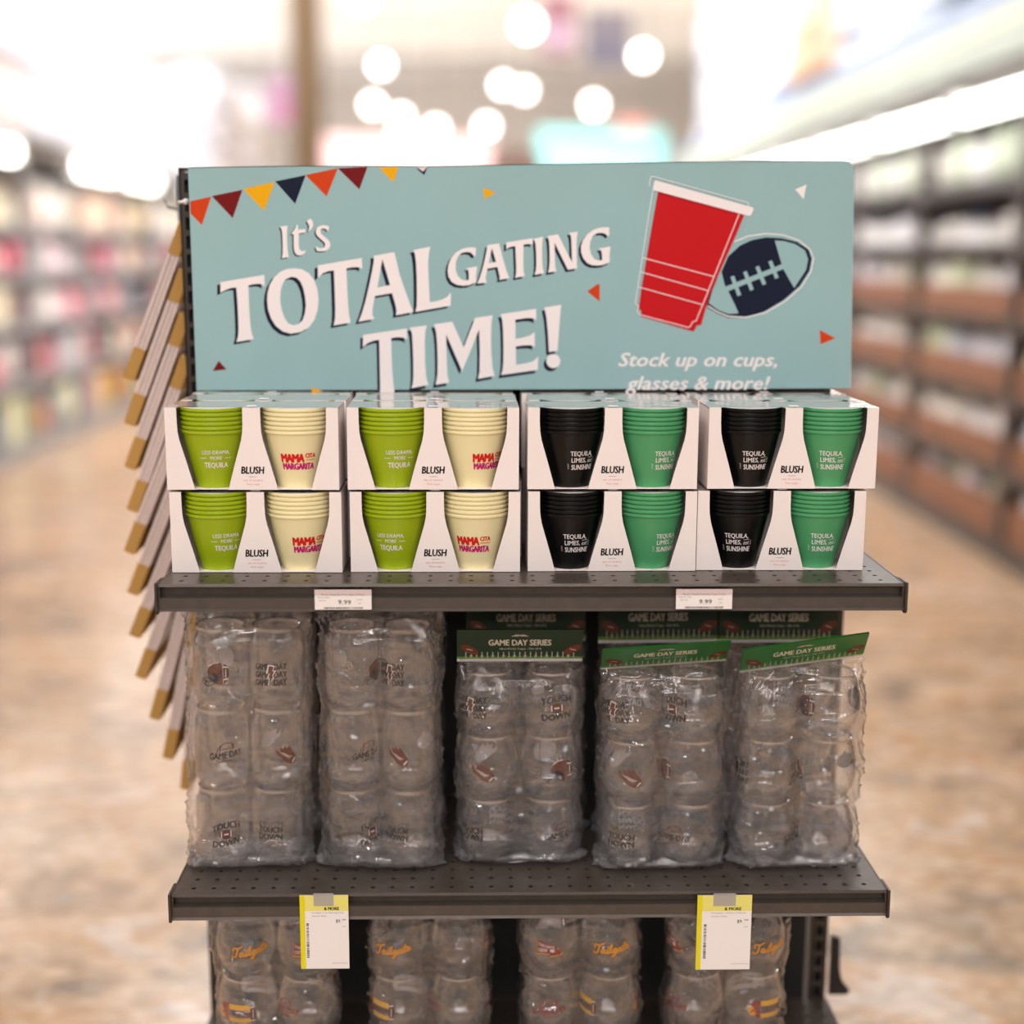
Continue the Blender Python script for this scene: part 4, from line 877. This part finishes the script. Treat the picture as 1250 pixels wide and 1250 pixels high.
bag('barrel', bx(640)+.005, by+.110, Z2, 13, 'bag behind the upright header card, its own shaded header above', G2b, None, dict(lean=0, dark=True))
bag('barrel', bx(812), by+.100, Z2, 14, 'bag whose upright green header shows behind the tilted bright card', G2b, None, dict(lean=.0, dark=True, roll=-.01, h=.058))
bag('barrel', bx(965), by+.100, Z2, 15, 'bag whose shaded green header shows behind the twisted card at the right', G2b, None, dict(lean=.0, dark=True, h=.056))
# bottom shelf
c1 = [[('gdm', 0), ('tail', 10)], [('stripe', -8), ('gdm', -44)], [('tail', 18), ('flag', 8)]]
c2 = [[('gdm', 0), ('tail', 10)], [('stripe', -40), ('gdm', -70)], [('tail', -10), ('flag', 84)]]
c3 = [[('flag', 0), ('tail', 10)], [('gdm', -4), ('stripe', -62)], [('flag', -2), ('tail', 0)]]
c4 = [[('flag', 0), ('tail', 10)], [('gdm', -56), ('stripe', 26)], [('flag', -58), ('tail', 22)]]
G3 = 'bags of team tumblers on the lowest shelf'
for (px, pr, sd, lb) in ((337, c1, 21, 'bag of gold-printed tumblers at the left end of the lowest shelf, behind the price card'), (524, c2, 22, 'bag of gold-printed tumblers on the lowest shelf, second bag from the left'),
                         (708, c3, 23, 'bag of tumblers with a maroon pennant print on the lowest shelf, third bag'), (886, c4, 24, 'bag of tumblers at the right end of the lowest shelf, behind the price card')):
    v = onY(px, 1180, .085)
    bag('team', v.x, .095, Z3, sd, lb, G3, pr)

# ------------------------------------------------------------------ wooden plaques hanging on the left side
pl = [((225.5, 272), (157, 463), 14.5), ((225, 329.5), (157.5, 519), 14.5), ((225.5, 383.5), (158, 572), 14.5), ((227, 436), (161, 624), 14.5), ((229, 490), (157.5, 675), 15), ((231, 545), (161.5, 725.5), 15),
      ((234, 600), (163.5, 777.5), 15), ((236, 650), (171, 828), 14), ((236, 700), (188.5, 878), 14), ((238, 752), (204.5, 926.5), 13.5), ((242, 800), (226, 964), 12.5)]
lab = ['topmost wooden plaque hanging at the sign left edge', 'second wooden plaque down beside the sign', 'third wooden plaque down beside the sign', 'fourth wooden plaque down, beside the lime cups pack', 'fifth wooden plaque down, left of the upper cup pack',
       'sixth wooden plaque down, left of the lower cup pack', 'seventh wooden plaque down, left of the top shelf corner', 'eighth wooden plaque down, just under the top shelf corner', 'ninth wooden plaque down, left of the leftmost tumbler bag',
       'tenth wooden plaque down, left of the leftmost tumbler bag', 'lowest wooden plaque, nearly upright beside the leftmost tumbler bag']
PY0 = .362
for i, ((tx, ty), (bx_, by_), wd) in enumerate(pl):
    T = onY(tx, ty, PY0); B = onY(bx_, by_, PY0); o3 = T.copy(); t = empty('wooden_plaque', T); tag(t, lab[i], 'plaque', 'wooden plaques hanging on the left side')
    d = Vector((B.x-T.x, B.z-T.z)); L = d.length; u = d/L; n_ = Vector((-u.y, u.x)); h = wd/1693*2.0/2*math.cos(math.atan2(-u.x, -u.y))*1.06
    F = lambda s_, w_: (u.x*s_+n_.x*w_, u.y*s_+n_.y*w_)
    e = .048; D = .15
    q = MB(); q.prism([F(0, -h), F(e, -h), F(e, h), F(0, h)], 0, D); q.build('end_block', M['mdf'], t)
    q = MB(); q.prism([F(L-e, -h), F(L-.001, -h), F(L, -h+.002), F(L, h-.002), F(L-.001, h), F(L-e, h)], 0, D); q.build('end_block', M['mdf'], t)
    # layered boards between the end blocks
    for k, (w0, w1, ins) in enumerate(((-h, -h*.42, .0), (-h*.26, h*.30, .0006), (h*.44, h, .0))):
        q = MB(); q.prism([F(e, w0), F(L-e, w0), F(L-e, w1), F(e, w1)], .001+ins, D-.001); q.build('board', M['wood'], t)
    q = MB(); q.prism([F(e, -h*.9), F(L-e, -h*.9), F(L-e, h*.9), F(e, h*.9)], .003, D-.003); q.build('core', M['groove'], t)
    q = MB(); q.tube([(0, .06, -.002), (.012, .06, .012), (.026, .06, .006)], .0015, 6); q.build('hook', M['steel'], t)
sr = empty('side_rack', (-.50, .47, .6)); tag(sr, 'grey steel side rack strip holding the wooden plaques', 'rack')
q = MB(); q.box(-.004, .004, -.05, .05, .0, .96); q.build('strip', M['steel'], sr)
q = MB(); 
for k in range(12): q.tube([(-.004, 0, .08*k+.03), (-.03, 0, .08*k+.035), (-.034, 0, .08*k+.045)], .002, 6)
q.build('hooks', M['steel'], sr)
